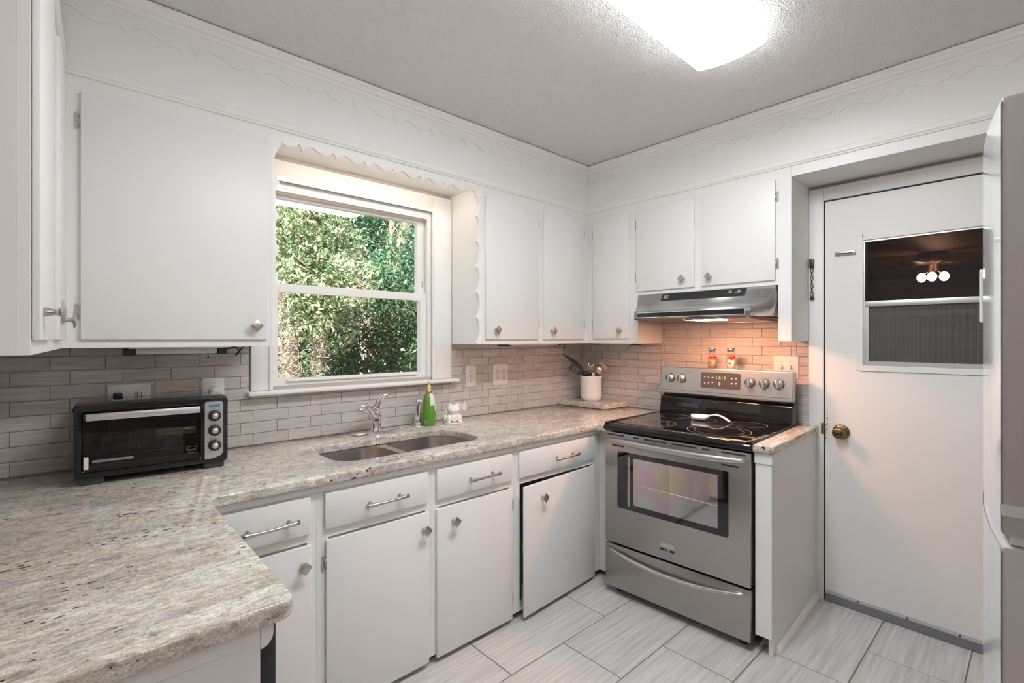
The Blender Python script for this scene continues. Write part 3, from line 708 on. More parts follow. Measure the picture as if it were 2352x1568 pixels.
right += sorted(hi, key=lambda p: -math.atan2(p[1] - 1.968, p[0] - 1.2)) + sorted(lo, key=lambda p: -math.atan2(p[1] - 1.968, p[0] - 1.2)) + [(seam + 0.0007, SY0)]
ct = thing('worktop', 'speckled beige and grey granite worktop with a seam at the sink', 'worktop', (0, 0, 0))
for lp in (left, right):
    me = slab_mesh([lp], ZSLAB, ZTOP, 0.007, 2, 'granite_slab'); link('slab', me, 'granite', ct)
# sink
sk = thing('sink', 'undermount stainless steel double bowl sink', 'sink', (0, 0, 0))
def bowl(x0, x1, y0, y1, rs, depth=0.17):
    mb = MB(); zt = ZSLAB - 0.002; L = []
    for k, (ins, z) in enumerate([(0, zt), (0.003, zt - 0.03), (0.008, zt - depth + 0.05), (0.02, zt - depth + 0.018), (0.05, zt - depth)]):
        L.append([(x, y, z) for x, y in rrect(x0 + ins, x1 - ins, y0 + ins, y1 - ins, [max(r - ins * 0.5, 0.02) for r in rs], 8)])
    n = len(L[0]); vs = [p for l in L for p in l]; fs = []
    for k in range(len(L) - 1):
        for i in range(n): fs.append((k * n + i, k * n + (i + 1) % n, (k + 1) * n + (i + 1) % n, (k + 1) * n + i))
    fs.append(tuple((len(L) - 1) * n + i for i in range(n)))
    mb.add(vs, fs, True); return mb
def open_mesh(mb, name):
    me = bpy.data.meshes.new(name); me.from_pydata(mb.v, [], mb.f)
    for p in me.polygons: p.use_smooth = True
    return me
bl = (SX0 - 0.006, 1.092, SY0 - 0.006, SY1 + 0.006, [0.05, 0.09, 0.08, 0.09]); br = (1.130, SX1 + 0.006, SY0 - 0.006, SY1 + 0.006, [0.10, 0.12, 0.05, 0.05])
for q in (bl, br): link('bowl', open_mesh(bowl(*q), 'bowl'), 'sink_steel', sk)
hb = [rrect(q[0], q[1], q[2], q[3], q[4], 8) for q in (bl, br)]
me = slab_mesh([rrect(SX0 - 0.03, SX1 + 0.03, SY0 - 0.03, SY1 + 0.03, 0.08)] + hb, ZSLAB - 0.004, ZSLAB - 0.001, 0.0, 0, 'rim'); link('rim', me, 'sink_steel', sk)
for x in (0.93, 1.30): build('drain', MB().lathe([(0.0, ZSLAB - 0.170), (0.04, ZSLAB - 0.170), (0.043, ZSLAB - 0.1685), (0.0, ZSLAB - 0.1680)], (x, 1.97, 0)), 'chrome', sk)

# ------------------------------------------------------------------ end counter right of the range, range frame = local
RO = (2.112, 1.574, 0); RR = math.atan2(-0.731, 0.032)      # local x along the front to the right, local y into the depth
c = thing('end_panel_cabinet', 'slim white end cabinet between the range and the back door', 'cabinet', RO, RR)
build('face_panel', MB().box(0.7425, 0.808, 0.022, 0.040, 0.078, 0.852), 'paint', c, 0.002, 1)
build('side_panel', MB().box(0.790, 0.808, 0.0405, 0.738, 0.0005, 0.852), 'paint', c)
build('inner_panel', MB().box(0.7425, 0.752, 0.0405, 0.738, 0.078, 0.852), 'paint', c)
build('cap_block', MB().box(0.7405, 0.811, 0.017, 0.0215, 0.808, 0.852), 'paint', c, 0.0015, 1)
build('toe_block', MB().box(0.748, 0.7895, 0.105, 0.125, 0.0005, 0.077), 'wood_raw', c)
shoe = [(0.8085, 0.0005), (0.826, 0.0005), (0.8245, 0.012), (0.819, 0.024), (0.8085, 0.032)]
build('shoe_moulding', MB().prism([(u, z) for u, z in shoe], 0.075, 0.735, 'xz'), 'trim_paint', c)
w2 = thing('side_worktop', 'narrow granite worktop piece right of the range', 'worktop', RO, RR)
me = slab_mesh([[(0.7385, 0.004), (0.807, 0.004), (0.819, 0.014), (0.819, 0.735), (0.7385, 0.752)]], 0.853, 0.888, 0.007, 2, 'granite_slab'); link('slab', me, 'granite', w2)

# ------------------------------------------------------------------ range
rg = thing('electric_range', 'freestanding stainless steel electric range with black glass cooktop', 'range', RO, RR)
W = 0.731
build('body', MB().box(0.004, W - 0.002, 0.045, 0.645, 0.036, 0.852), 'black_plastic', rg)
for u in (0.05, W - 0.05):
    for vv in (0.07, 0.60): build('foot', MB().lathe([(0, 0.0005), (0.02, 0.0005), (0.02, 0.012), (0.012, 0.014), (0.012, 0.036), (0, 0.036)], (u, vv, 0), 'Z', 14), 'rubber', rg)
# cooktop: rim frame and glass
ck = build('cooktop', MB().prism([(-0.008, 0.855), (-0.012, 0.864), (-0.010, 0.880), (0.004, 0.8915), (0.6, 0.8915), (0.6, 0.855)], -0.004, W + 0.004, 'yz'), 'black_gloss', rg, 0.004, 2)
build('glass_top', MB().box(0.028, W - 0.028, 0.045, 0.575, 0.8916, 0.8925), 'black_glass', ck)
build('rim_side', MB().box(-0.005, 0.020, -0.004, 0.59, 0.8917, 0.8955), 'black_gloss', ck, 0.0018, 2)
build('rim_side', MB().box(W - 0.020, W + 0.005, -0.004, 0.59, 0.8917, 0.8955), 'black_gloss', ck, 0.0018, 2)
def ring(u, v, r):
    return MB().lathe([(r - 0.0011, 0.8927), (r + 0.0011, 0.8927)], (u, v, 0), 'Z', 64)
for u, v, rs in ((0.520, 0.190, (0.143, 0.112)), (0.190, 0.165, (0.112, 0.078)), (0.565, 0.462, (0.085,)), (0.350, 0.42, (0.062,)), (0.165, 0.452, (0.082,))):
    for r in rs: build('burner_ring', ring(u, v, r), 'ring_print', ck)
# oven door
dr = build('oven_door', MB().prism([(0.0, 0.272), (0.731, 0.272), (0.731, 0.848), (0, 0.848)], 0.0, 0.044, 'xz'), 'steel', rg, 0.005, 2)
me = slab_mesh([rrect(0.077, 0.640, 0.464, 0.754, 0.010)], -0.0035, 0.0, 0.0, 0); me.transform(FACE_XZ); link('window_border', me, 'black_glass', dr)
wn = slab_mesh([rrect(0.172, 0.594, 0.494, 0.731, 0.003)], -0.0045, -0.0036, 0.0, 0); wn.transform(FACE_XZ); link('window_pane', wn, 'oven_pane', dr)
build('pane_edge', MB().box(0.138, 0.150, -0.0042, -0.0036, 0.482, 0.735), 'gasket', dr)
build('rack_line', MB().tube([(0.20, -0.0048, 0.6005), (0.592, -0.0048, 0.594)], 0.0011, 6), 'white_print', dr)
for a, b in ((0.014, 0.115), (0.167, 0.202), (0.228, 0.348), (0.375, 0.497), (0.523, 0.558), (0.608, 0.711)):
    build('vent_slot', MB().box(a, b, -0.0008, 0.002, 0.8315, 0.8385), 'slot_dark', dr)
for a, b in ((0.043, 0.112), (0.608, 0.682)): build('vent_slot', MB().box(a, b, -0.0008, 0.002, 0.777, 0.784), 'slot_dark', dr)
def bar_handle(z, zsag, yo, w0, w1, h):
    mb = MB(); N = 24; pts = []; n = 12
    for i in range(N + 1):
        t = i / N; a = 2 * t - 1; taper = max(0.0, 1 - abs(a) ** 7)
        u = w0 + (w1 - w0) * t; yy = -0.004 - yo * (1 - abs(a) ** 3.2); zz = z - zsag * (1 - a * a)
        hh = h * (0.35 + 0.65 * taper) ; dd = 0.011 * (0.45 + 0.55 * taper)
        for j in range(n):
            q = 2 * math.pi * j / n; mb.v.append((u, yy - dd * math.cos(q), zz + hh / 2 * math.sin(q)))
    for i in range(N):
        for j in range(n): mb.f.append((i * n + j, i * n + (j + 1) % n, (i + 1) * n + (j + 1) % n, (i + 1) * n + j)); mb.sm.append(True)
    mb.f += [tuple(range(n))[::-1], tuple(range(N * n, (N + 1) * n))]; mb.sm += [False, False]
    return mb
build('handle', bar_handle(0.812, 0.004, 0.040, 0.018, 0.722, 0.031), 'steel_h', dr)
bd = build('badge', MB().box(0.316, 0.391, -0.003, 0.0, 0.316, 0.357), 'nickel', dr, 0.0008, 1)
build('badge_band', MB().box(0.3175, 0.3895, -0.0034, -0.003, 0.3175, 0.329), 'black_gloss', bd)
for s, z, sz in (('FRIGIDAIRE', 0.344, 0.0128), ('GALLERY', 0.3232, 0.0075)):
    me = text_mesh(s, sz, 0.0003); me.transform(UPRIGHT); o = link('lettering', me, 'white_print', bd); o.location = (0.3535, -0.0036, z)
# storage drawer
sd = build('storage_drawer', MB().box(0.0, 0.731, 0.0, 0.044, 0.040, 0.264), 'steel', rg, 0.005, 2)
build('handle', bar_handle(0.244, 0.038, 0.022, 0.020, 0.715, 0.022), 'steel_h', sd)
build('side_trim', MB().box(W - 0.001, W + 0.006, 0.045, 0.60, 0.05, 0.85), 'black_plastic', rg)
# backguard
bk = build('backguard_lower', MB().prism([(0.578, 0.892), (0.598, 0.985), (0.608, 0.992), (0.66, 0.992), (0.66, 0.80), (0.605, 0.80), (0.605, 0.892)], 0.002, W - 0.002, 'yz'), 'black_gloss', rg, 0.004, 2)
me = slab_mesh([rrect(-0.003, W + 0.003, 0.0, 0.160, 0.012)], 0.0, 0.050, 0.007, 3, 'panel')
me.transform(Matrix.Translation((0, 0.588, 1.007)) @ Matrix.Rotation(R(-6), 4, 'X') @ FACE_XZ)
bg2 = link('control_panel', me, 'steel_panel_lit', rg); OFF[bg2.name] = (0, 0, 0)
PM = Matrix.Translation((0, 0.588, 1.007)) @ Matrix.Rotation(R(-6), 4, 'X')
build('panel_back', MB().box(0.006, W - 0.004, 0.622, 0.665, 0.993, 1.160), 'black_plastic', rg)
def onpanel(name, mb, mat, parent=bg2): return build(name, mb.xf(PM), mat, parent)
dm = slab_mesh([rrect(0.252, 0.474, 0.046, 0.136, 0.010)], -0.0012, 0.002, 0, 0); dm.transform(PM @ FACE_XZ); disp = link('display', dm, 'charcoal', bg2); OFF[disp.name] = (0, 0, 0)
def ptext(s, sz, u, z, mat, parent):
    me = text_mesh(s, sz, 0.0002); me.transform(PM @ Matrix.Translation((u, -0.0017, z)) @ UPRIGHT); return link('lettering', me, mat, parent)
ptext('12:13', 0.026, 0.365, 0.108, 'led_green', disp)
for u, z in ((0.275, 0.110), (0.297, 0.108), (0.320, 0.108)): onpanel('icon', MB().box(u - 0.005, u + 0.005, -0.0016, -0.0012, z - 0.002, z + 0.002), 'led_green' if u < 0.31 else 'white_print', disp)
for u, z in ((0.275, 0.078), (0.297, 0.079), (0.320, 0.080), (0.36, 0.080), (0.36, 0.072), (0.427, 0.108), (0.45, 0.108), (0.427, 0.082), (0.45, 0.084)):
    onpanel('button_mark', MB().box(u - 0.0055, u + 0.0055, -0.0016, -0.0012, z - 0.0022, z + 0.0006).box(u - 0.002, u + 0.002, -0.0016, -0.0012, z - 0.008, z - 0.005), 'white_print', disp)
for i, u in enumerate((0.065, 0.135, 0.523, 0.595, 0.666)):
    kb = onpanel('dial', MB().lathe([(0.0, 0.0), (0.0255, 0.0), (0.0250, -0.010), (0.0235, -0.016), (0.0, -0.0165)], (u, 0, 0.092), 'Y', 32), 'steel_h'); 
    onpanel('grip', MB().box(u - 0.0062, u + 0.0062, -0.027, -0.0166, 0.069, 0.115), 'steel_h', kb)
    onpanel('skirt', MB().lathe([(0.0270, 0.0), (0.0270, -0.002), (0.0256, -0.002)], (u, 0, 0.092), 'Y', 32), 'slot_dark', kb)
    mk = MB()
    for a in range(-140, 141, 35):
        ca, sa = math.sin(R(a)), math.cos(R(a)); mk.box(u + 0.034 * ca - 0.0012, u + 0.034 * ca + 0.0012, -0.0006, 0.0, 0.092 + 0.034 * sa - 0.0012, 0.092 + 0.034 * sa + 0.0012)
    mk.box(u - 0.006, u + 0.006, -0.0006, 0, 0.0385, 0.0395).box(u - 0.006, u + 0.006, -0.0006, 0, 0.0465, 0.0475).box(u - 0.006, u - 0.005, -0.0006, 0, 0.0385, 0.0475).box(u + 0.005, u + 0.006, -0.0006, 0, 0.0385, 0.0475)
    onpanel('dial_marks', mk, 'dark_print')
onpanel('indicator_marks', MB().box(0.168, 0.192, -0.0006, 0, 0.139, 0.1405).box(0.178, 0.181, -0.0006, 0, 0.131, 0.134), 'dark_print')
onpanel('crease', MB().box(0.004, W - 0.004, -0.0015, 0.001, 0.0195, 0.0215), 'steel_dark')

# salt and pepper shakers on the backguard
def shaker(u, label, fill, fmat, red):
    t = thing('shaker', label, 'shaker', (0, 0, 0))
    p = Matrix.Translation(RO) @ Matrix.Rotation(RR, 4, 'Z') @ Vector((u, 0.638, 0)); t.location = (p.x, p.y, 1.1635); t.rotation_euler = (0, 0, RR + R(8))
    build('jar', MB().lathe([(0, 0), (0.023, 0), (0.0245, 0.004), (0.0230, 0.05), (0.0195, 0.092), (0.0195, 0.098)], n=12), 'shaker_glass', t)
    build('contents', MB().lathe([(0, 0.004), (0.0215, 0.004), (0.0205, fill), (0, fill)], n=12), fmat, t)
    build('cap', MB().lathe([(0.0, 0.098), (0.0225, 0.098), (0.0225, 0.114), (0.020, 0.118), (0, 0.1185)], n=24), 'chrome', t)
    def print_patch(name, a0, a1, z0, z1, mat):
        vs = []; fs = []; n = 8
        for i in range(n + 1):
            a = R(a0 + (a1 - a0) * i / n); k = math.sin(math.pi * i / n)
            r = 0.0248
            zc = (z0 + z1) / 2; hh = (z1 - z0) / 2 * (0.35 + 0.65 * k)
            for z in (zc - hh, zc + hh): 
                r = 0.0251 - 0.0055 * max(0, z) / 0.098
                vs.append((r * math.cos(a), r * math.sin(a), z))
        for i in range(n): fs.append((2 * i, 2 * i + 2, 2 * i + 3, 2 * i + 1))
        me = bpy.data.meshes.new(name); me.from_pydata(vs, [], fs); link(name, me, mat, t)
    for a in red: print_patch('tomato_print', a - 42, a + 42, 0.052, 0.074, 'tomato')
    print_patch('leaf_print', -125, -75, 0.028, 0.042, 'leaf_print')
    return t
shaker(0.302, 'glass pepper shaker with a red tomato print, left on the range', 0.052, 'pepper', (-95, -20, 200))
shaker(0.409, 'glass salt shaker with a red tomato print, right on the range', 0.056, 'salt', (-75, 190, 60))

# spoon rest on the cooktop
sp = thing('spoon_rest', 'white ceramic spoon rest lying on the black cooktop', 'spoon rest', (0, 0, 0))
p = Matrix.Translation(RO) @ Matrix.Rotation(RR, 4, 'Z') @ Vector((0.360, 0.430, 0)); sp.location = (p.x, p.y, 0.8926); sp.rotation_euler = (0, 0, RR + R(4))
def spoon():
    mb = MB(); N = 26; n = 20; prof = []
    for i in range(N + 1):
        t = i / N; x = -0.082 + 0.20 * t
        if t < 0.5: wdt = 0.040 * math.sqrt(max(0.02, 1 - ((t - 0.25) / 0.26) ** 2)) + 0.006
        else: wdt = 0.015 + 0.004 * (t - 0.5)
        wdt = max(wdt, 0.012)
        zt = 0.030 + (0.012 * math.sin((t - 0.45) / 0.55 * math.pi) - 0.020 * ((t - 0.45) / 0.55) ** 2 if t > 0.45 else 0)
        zb = 0.0 if t < 0.45 else zt - 0.007
        if 0.38 < t < 0.52: zb = max(0.0, (t - 0.38) / 0.14) * (zt - 0.007)
        prof.append((x, wdt, zt, zb))
    for x, wd, zt, zb in prof:
        for j in range(n):
            a = 2 * math.pi * j / n; y = wd * math.cos(a)
            z = zt if math.sin(a) >= 0 else zb
            sq = abs(math.sin(a)) ** 0.4
            zm = (zt + zb) / 2; z = zm + (zt - zb) / 2 * (1 if math.sin(a) >= 0 else -1) * sq
            if math.sin(a) >= 0 and x < 0.008: z -= 0.016 * max(0, 1 - (y / wd / 0.8) ** 2) * min(1, (x + 0.082) / 0.02)
            yy = y * (1 if math.sin(a) >= 0 else 0.82)
            mb.v.append((x, yy, z))
    for i in range(N):
        for j in range(n): mb.f.append((i * n + j, i * n + (j + 1) % n, (i + 1) * n + (j + 1) % n, (i + 1) * n + j)); mb.sm.append(True)
    mb.f += [tuple(range(n))[::-1], tuple(range(N * n, (N + 1) * n))]; mb.sm += [True, True]
    return mb
build('dish', spoon(), 'porcelain', sp)

# ------------------------------------------------------------------ range hood (local x = -y, local y = +x)
hd = thing('range_hood', 'stainless under-cabinet range hood with black control strip and warm lamp', 'range hood', (XF, 0, 0), R(-90))
ul, ur, tl_, tr_ = -1.603, -0.960, -1.687, -0.903     # lip ends, top ends
yl, yt, zl0, zl1, zt = -0.172, 0.0, 1.444, 1.490, 1.6005
def hoodshell():
    mb = MB(); prof = []       # (y, z, blend 0 lip..1 top)
    prof = [(yl, zl0, 0.0), (yl, zl1, 0.0), (yl + 0.012, zl1 + 0.004, 0.05), (yl + 0.055, zl1 + 0.015, 0.30), (yl + 0.10, zl1 + 0.035, 0.58), (yl + 0.14, zl1 + 0.066, 0.82), (yl + 0.160, zl1 + 0.092, 0.94), (yt, zt, 1.0)]
    L = [(ul + (tl_ - ul) * b, y, z) for y, z, b in prof]; Rr = [(ur + (tr_ - ur) * b, y, z) for y, z, b in prof]
    k = len(prof); vs = L + Rr; fs = [(i, i + 1, k + i + 1, k + i) for i in range(k - 1)]
    mb.add(vs, fs, True)
    # sides down to the flat bottom edge
    yb = XR - XF - 0.002
    for S, u0, u1 in ((L, ul, tl_), (Rr, ur, tr_)):
        b0 = len(mb.v); low = [(u0 + (u1 - u0) * b, y, zl0) for (y, z, b) in prof[1:]]
        mb.add(S + low + [(u1, yb, zt), (u1, yb, zl0)], [(i, i + 1, k + i, k + i - 1) for i in range(1, k - 1)] + [(k - 1, 2 * k - 1, 2 * k, 2 * k - 2)] + [(0, 1, k)], False)
    return mb
me = open_mesh(hoodshell(), 'hood'); me.set_sharp_from_angle(angle=R(40)); sh = link('shell', me, 'hood_steel', hd)
sm = sh.modifiers.new('thick', 'SOLIDIFY'); sm.thickness = 0.0015; sm.offset = -1
yb = XR - XF - 0.003
build('underside', MB().add([(ul + 0.004, yl + 0.006, zl0 + 0.002), (ur - 0.004, yl + 0.006, zl0 + 0.002), (tr_ - 0.003, yb, 1.436), (tl_ + 0.003, yb, 1.436)], [(0, 1, 2, 3)]), 'hood_inside', hd)
build('top_plate', MB().box(tl_ + 0.002, tr_ - 0.002, 0.002, yb, zt - 0.003, zt - 0.001), 'hood_steel', hd)
# control strip follows the upper slope
def strip(u0, u1, f0, f1, lift, mat, name, parent=hd):
    A = Vector((0, yl + 0.14, zl1 + 0.066)); B = Vector((0, yt - 0.004, zt))
    d = (B - A); n = Vector((0, -d.z, d.y)).normalized()
    p0 = A + d * f0 + n * lift; p1 = A + d * f1 + n * lift; q = n * 0.004
    vs = [(u0, p0.y, p0.z), (u1, p0.y, p0.z), (u1, p1.y, p1.z), (u0, p1.y, p1.z)]; vs += [(a, b - q.y, c - q.z) for a, b, c in vs]
    return build(name, MB().add(vs, [(0, 1, 2, 3), (4, 7, 6, 5), (0, 4, 5, 1), (1, 5, 6, 2), (2, 6, 7, 3), (3, 7, 4, 0)]), mat, parent), (p0 + p1) / 2, n, d.normalized()
cs, cc_, cn, cdv = strip(-1.512, -1.041, -0.10, 0.86, 0.004, 'black_plastic', 'control_strip')
strip(-1.516, -1.037, -0.14, 0.90, 0.0025, 'steel_dark', 'strip_border')
for u in (-1.113, -1.068):
    a = Vector((u, cc_.y, cc_.z)); b = a + cn * 0.012
    kb = build('hood_knob', MB().cyl(a, b, 0.011, 0.0095, 18), 'chrome', cs)
    build('knob_ring', MB().cyl(a, a + cn * 0.002, 0.013, 0.013, 18), 'slot_dark', kb)
RT = Matrix(((1, 0, 0, 0), (0, cdv.y, cn.y, 0), (0, cdv.z, cn.z, 0), (0, 0, 0, 1)))
me = text_mesh('N', 0.030, 0.0003); me.transform(Matrix.Translation((-1.488, cc_.y + cn.y * 0.0006, cc_.z + cn.z * 0.0006)) @ RT); link('logo', me, 'white_print', cs)
lg = MB()
for a, b, e0, e1 in ((-1.500, -1.476, -0.0125, -0.0115), (-1.500, -1.476, 0.0115, 0.0125), (-1.5005, -1.4995, -0.0125, 0.0125), (-1.4765, -1.4755, -0.0125, 0.0125)): lg.box(a, b, e0, e1, 0, 0.0004)
build('logo_frame', lg.xf(Matrix.Translation((0, cc_.y + cn.y * 0.0003, cc_.z + cn.z * 0.0003)) @ RT), 'white_print', cs)
build('strip_marks', MB().box(-1.137, -1.127, -0.002, 0, 0, 0.0004).box(-1.094, -1.082, -0.002, 0, 0, 0.0004).xf(Matrix.Translation((0, cc_.y + cn.y * 0.0003, cc_.z + cn.z * 0.0003)) @ RT), 'white_print', cs)
build('lip_strip_border', MB().box(-1.586, -0.981, yl - 0.0015, yl, 1.453, 1.483), 'chrome', hd)
build('lip_strip', MB().box(-1.583, -0.984, yl - 0.0025, yl - 0.001, 1.456, 1.480), 'black_gloss', hd)
# filter and lamp on the underside
def under(u0, u1, y0, y1, d0, d1, name, mat, sk=0.0):
    zz = lambda y: 1.446 + (1.436 - 1.446) * (y - yl) / (yb - yl)
    vs = [(u0, y0, zz(y0) - d1), (u1, y0, zz(y0) - d1), (u1 + sk, y1, zz(y1) - d1), (u0 + sk, y1, zz(y1) - d1)]; vs += [(a, b_, z_ + d1 - d0) for a, b_, z_ in vs]
    return build(name, MB().add(vs, [(0, 3, 2, 1), (4, 5, 6, 7), (0, 1, 5, 4), (1, 2, 6, 5), (2, 3, 7, 6), (3, 0, 4, 7)]), mat, hd)
under(-1.30, -0.985, yl + 0.03, 0.20, 0.001, 0.010, 'filter', 'hood_filter')
under(-1.27, -1.115, yl + 0.035, yl + 0.115, 0.0102, 0.013, 'lamp_lens', 'hood_bulb')
under(-1.315, -1.301, yl + 0.02, 0.214, 0.001, 0.012, 'filter_frame', 'hood_steel'); under(-1.30, -0.985, 0.201, 0.214, 0.001, 0.012, 'filter_frame', 'hood_steel')
under(-0.984, -0.970, yl + 0.02, 0.214, 0.001, 0.012, 'filter_frame', 'hood_steel')

# ------------------------------------------------------------------ window
wd = sroot('window_1', 'white double-hung window over the sink')
build('side_casing', MB().box(0.602, WX0 + 0.004, YW - 0.020, YW - 0.0005, 1.104, 2.146), 'trim_paint', wd, 0.003, 2)
build('side_casing', MB().box(WX1 - 0.004, 1.669, YW - 0.020, YW - 0.0005, 1.104, 2.146), 'trim_paint', wd, 0.003, 2)
build('head_casing', MB().box(WX0 + 0.0042, WX1 - 0.0042, YW - 0.020, YW - 0.0005, 2.060, 2.146), 'trim_paint', wd, 0.003, 2)
build('casing_bead', MB().box(WX0 - 0.004, WX0 + 0.012, YW - 0.026, YW - 0.0202, 1.104, 2.072).box(WX1 - 0.012, WX1 + 0.004, YW - 0.026, YW - 0.0202, 1.104, 2.072).box(WX0 + 0.012, WX1 - 0.012, YW - 0.026, YW - 0.0202, 2.050, 2.072), 'trim_paint', wd, 0.002, 1)
build('stool', MB().box(0.583, 1.703, YW - 0.058, YW + 0.05, 1.084, 1.103), 'trim_paint', wd, 0.006, 3)
build('jamb', MB().box(WX0 + 0.0005, WX0 + 0.018, YW, YW + 0.135, WZ0, WZ1 - 0.001).box(WX1 - 0.018, WX1 - 0.0005, YW, YW + 0.135, WZ0, WZ1 - 0.001).box(WX0 + 0.018, WX1 - 0.018, YW, YW + 0.135, WZ1 - 0.03, WZ1 - 0.001)
      .box(WX0 + 0.018, WX1 - 0.018, YW + 0.051, YW + 0.135, WZ0, WZ0 + 0.012), 'trim_paint', wd)
build('stop', MB().box(WX0 + 0.018, WX0 + 0.030, YW + 0.002, YW + 0.014, 1.104, 2.026).box(WX1 - 0.030, WX1 - 0.018, YW + 0.002, YW + 0.014, 1.104, 2.026).box(WX0 + 0.03, WX1 - 0.03, YW + 0.002, YW + 0.014, 2.012, 2.026), 'trim_paint', wd)
def sash(x0, x1, z0, z1, y0, y1, sl, sr, rb, rt):
    s = build('sash', MB().box(x0, x0 + sl, y0, y1, z0, z1).box(x1 - sr, x1, y0, y1, z0, z1).box(x0 + sl, x1 - sr, y0, y1, z0, z0 + rb).box(x0 + sl, x1 - sr, y0, y1, z1 - rt, z1), 'trim_paint', wd)
    build('pane', MB().box(x0 + sl - 0.004, x1 - sr + 0.004, (y0 + y1) / 2 - 0.0015, (y0 + y1) / 2 + 0.0015, z0 + rb - 0.004, z1 - rt + 0.004), 'window_glass', s)
    return s
s1 = sash(WX0 + 0.020, WX1 - 0.020, 1.1045, 1.590, YW + 0.016, YW + 0.048, 0.026, 0.048, 0.045, 0.040)
build('sash_lift', MB().box(0.76, 1.45, YW + 0.004, YW + 0.0158, 1.135, 1.147), 'trim_paint', s1, 0.003, 2)
s2 = sash(WX0 + 0.020, WX1 - 0.020, 1.556, 2.012, YW + 0.052, YW + 0.084, 0.026, 0.045, 0.034, 0.020)
build('sash_latch', MB().box(1.512, 1.516, YW + 0.049, YW + 0.0518, 1.63, 1.66), 'nickel', s2)

# ------------------------------------------------------------------ back door
XD = 2.868
dd = sroot('door_1', 'white painted back door with a half window and sliding screen')
build('side_casing', MB().box(2.858, XR - 0.0005, DY1 + 0.003, 0.8315, 0.0005, 2.105), 'door_paint', dd, 0.003, 2)
build('head_casing', MB().box(2.858, XR - 0.0005, -0.25, DY1 + 0.0025, DZ + 0.004, 2.105), 'door_paint', dd, 0.003, 2)
build('jamb', MB().box(2.871, XR + 0.118, DY1 - 0.0028, DY1 + 0.0115, 0.0005, DZ + 0.011).box(2.871, XR + 0.118, DY0 - 0.0115, DY1 - 0.003, DZ - 0.0028, DZ + 0.0115), 'slot_dark', dd)  # coloured dark to paint the shade in the gap around the door
gy0, gy1, gz0, gz1 = 0.02, 0.600, 1.205, 1.812
build('slab', MB().box(XD, XD + 0.040, DY0 + 0.003, gy0, 0.030, DZ - 0.003).box(XD, XD + 0.040, gy1, DY1 - 0.003, 0.030, DZ - 0.003)
      .box(XD, XD + 0.040, gy0, gy1, 0.030, gz0).box(XD, XD + 0.040, gy0, gy1, gz1, DZ - 0.003), 'worn_door_paint', dd)
fm = build('window_frame', MB().box(XD - 0.006, XD - 0.0003, gy0 - 0.03, gy0, gz0 - 0.03, gz1 + 0.03).box(XD - 0.006, XD - 0.0003, gy1, gy1 + 0.028, gz0 - 0.026, gz1 + 0.028).box(XD - 0.006, XD - 0.0003, gy0, gy1, gz0 - 0.026, gz0).box(XD - 0.006, XD - 0.0003, gy0, gy1, gz1, gz1 + 0.028), 'door_paint', dd, 0.002, 1)
build('track', MB().box(XD + 0.002, XD + 0.030, gy1 - 0.008, gy1 - 0.0003, gz0, gz1).box(XD + 0.002, XD + 0.03, gy0, gy1 - 0.008, gz1 - 0.008, gz1 - 0.0003).box(XD + 0.002, XD + 0.03, gy0, gy1 - 0.008, gz0 + 0.0003, gz0 + 0.008), 'aluminium', fm)
build('pane', MB().box(XD + 0.020, XD + 0.023, gy0, gy1 - 0.008, 1.505, gz1 - 0.008), 'porch_glass', fm)
build('mid_rail', MB().box(XD - 0.002, XD + 0.018, gy0, gy1 - 0.008, 1.489, 1.516), 'aluminium', fm, 0.003, 2)
build('screen_frame', MB().box(XD + 0.004, XD + 0.016, gy1 - 0.024, gy1 - 0.0085, gz0 + 0.008, 1.489).box(XD + 0.004, XD + 0.016, gy0, gy1 - 0.024, gz0 + 0.008, gz0 + 0.021), 'aluminium', fm)
build('screen', MB().add([(XD + 0.010, gy0, gz0 + 0.02), (XD + 0.010, gy1 - 0.024, gz0 + 0.02), (XD + 0.010, gy1 - 0.024, 1.489), (XD + 0.010, gy0, 1.489)], [(0, 1, 2, 3)]), 'insect_screen', fm)
build('pane', MB().box(XD + 0.0235, XD + 0.026, gy0, gy1 - 0.008, gz0 + 0.008, 1.51), 'porch_glass', fm)
kn = build('knob', MB().lathe([(0, -0.062), (0.018, -0.062), (0.026, -0.056), (0.029, -0.046), (0.026, -0.036), (0.014, -0.028), (0.012, -0.012), (0.034, -0.008), (0.038, -0.002), (0.038, 0.0)], (XD - 0.0003, 0.690, 0.868), 'X', 28), 'old_brass', dd)
build('knob_rings', MB().lathe([(0.0185, -0.0625), (0.0165, -0.0640), (0.0145, -0.0625)], (XD, 0.690, 0.868), 'X', 28).box(XD - 0.066, XD - 0.060, 0.678, 0.702, 0.863, 0.873), 'dark_bronze', kn)
build('strike_plate', MB().box(2.855, 2.8578, DY1 + 0.003, DY1 + 0.013, 0.85, 0.905), 'old_brass', dd)
lt = build('latch_track', MB().box(XD - 0.008, XD - 0.0003, 0.628, 0.716, 1.749, 1.770), 'nickel', dd, 0.003, 2)
build('latch_slot', MB().box(XD - 0.0095, XD - 0.008, 0.640, 0.708, 1.7565, 1.7625), 'dark_bronze', lt)
ch = build('chain_bracket', MB().box(2.845, 2.8578, 0.806, 0.826, 1.700, 1.747), 'dark_bronze', dd, 0.003, 2)
link_pts = lambda z, rot: [(2.848 + (0.0065 * math.sin(t) if rot else 0), 0.815 + (0 if rot else 0.0065 * math.sin(t)), z + 0.0125 * math.cos(t)) for t in np.linspace(0, 2 * math.pi, 14, endpoint=False)]
z = 1.688
for i in range(7): build('chain_link', MB().tube(link_pts(z, i % 2), 0.0016, 6, closed=True), 'dark_bronze', ch); z -= 0.0205
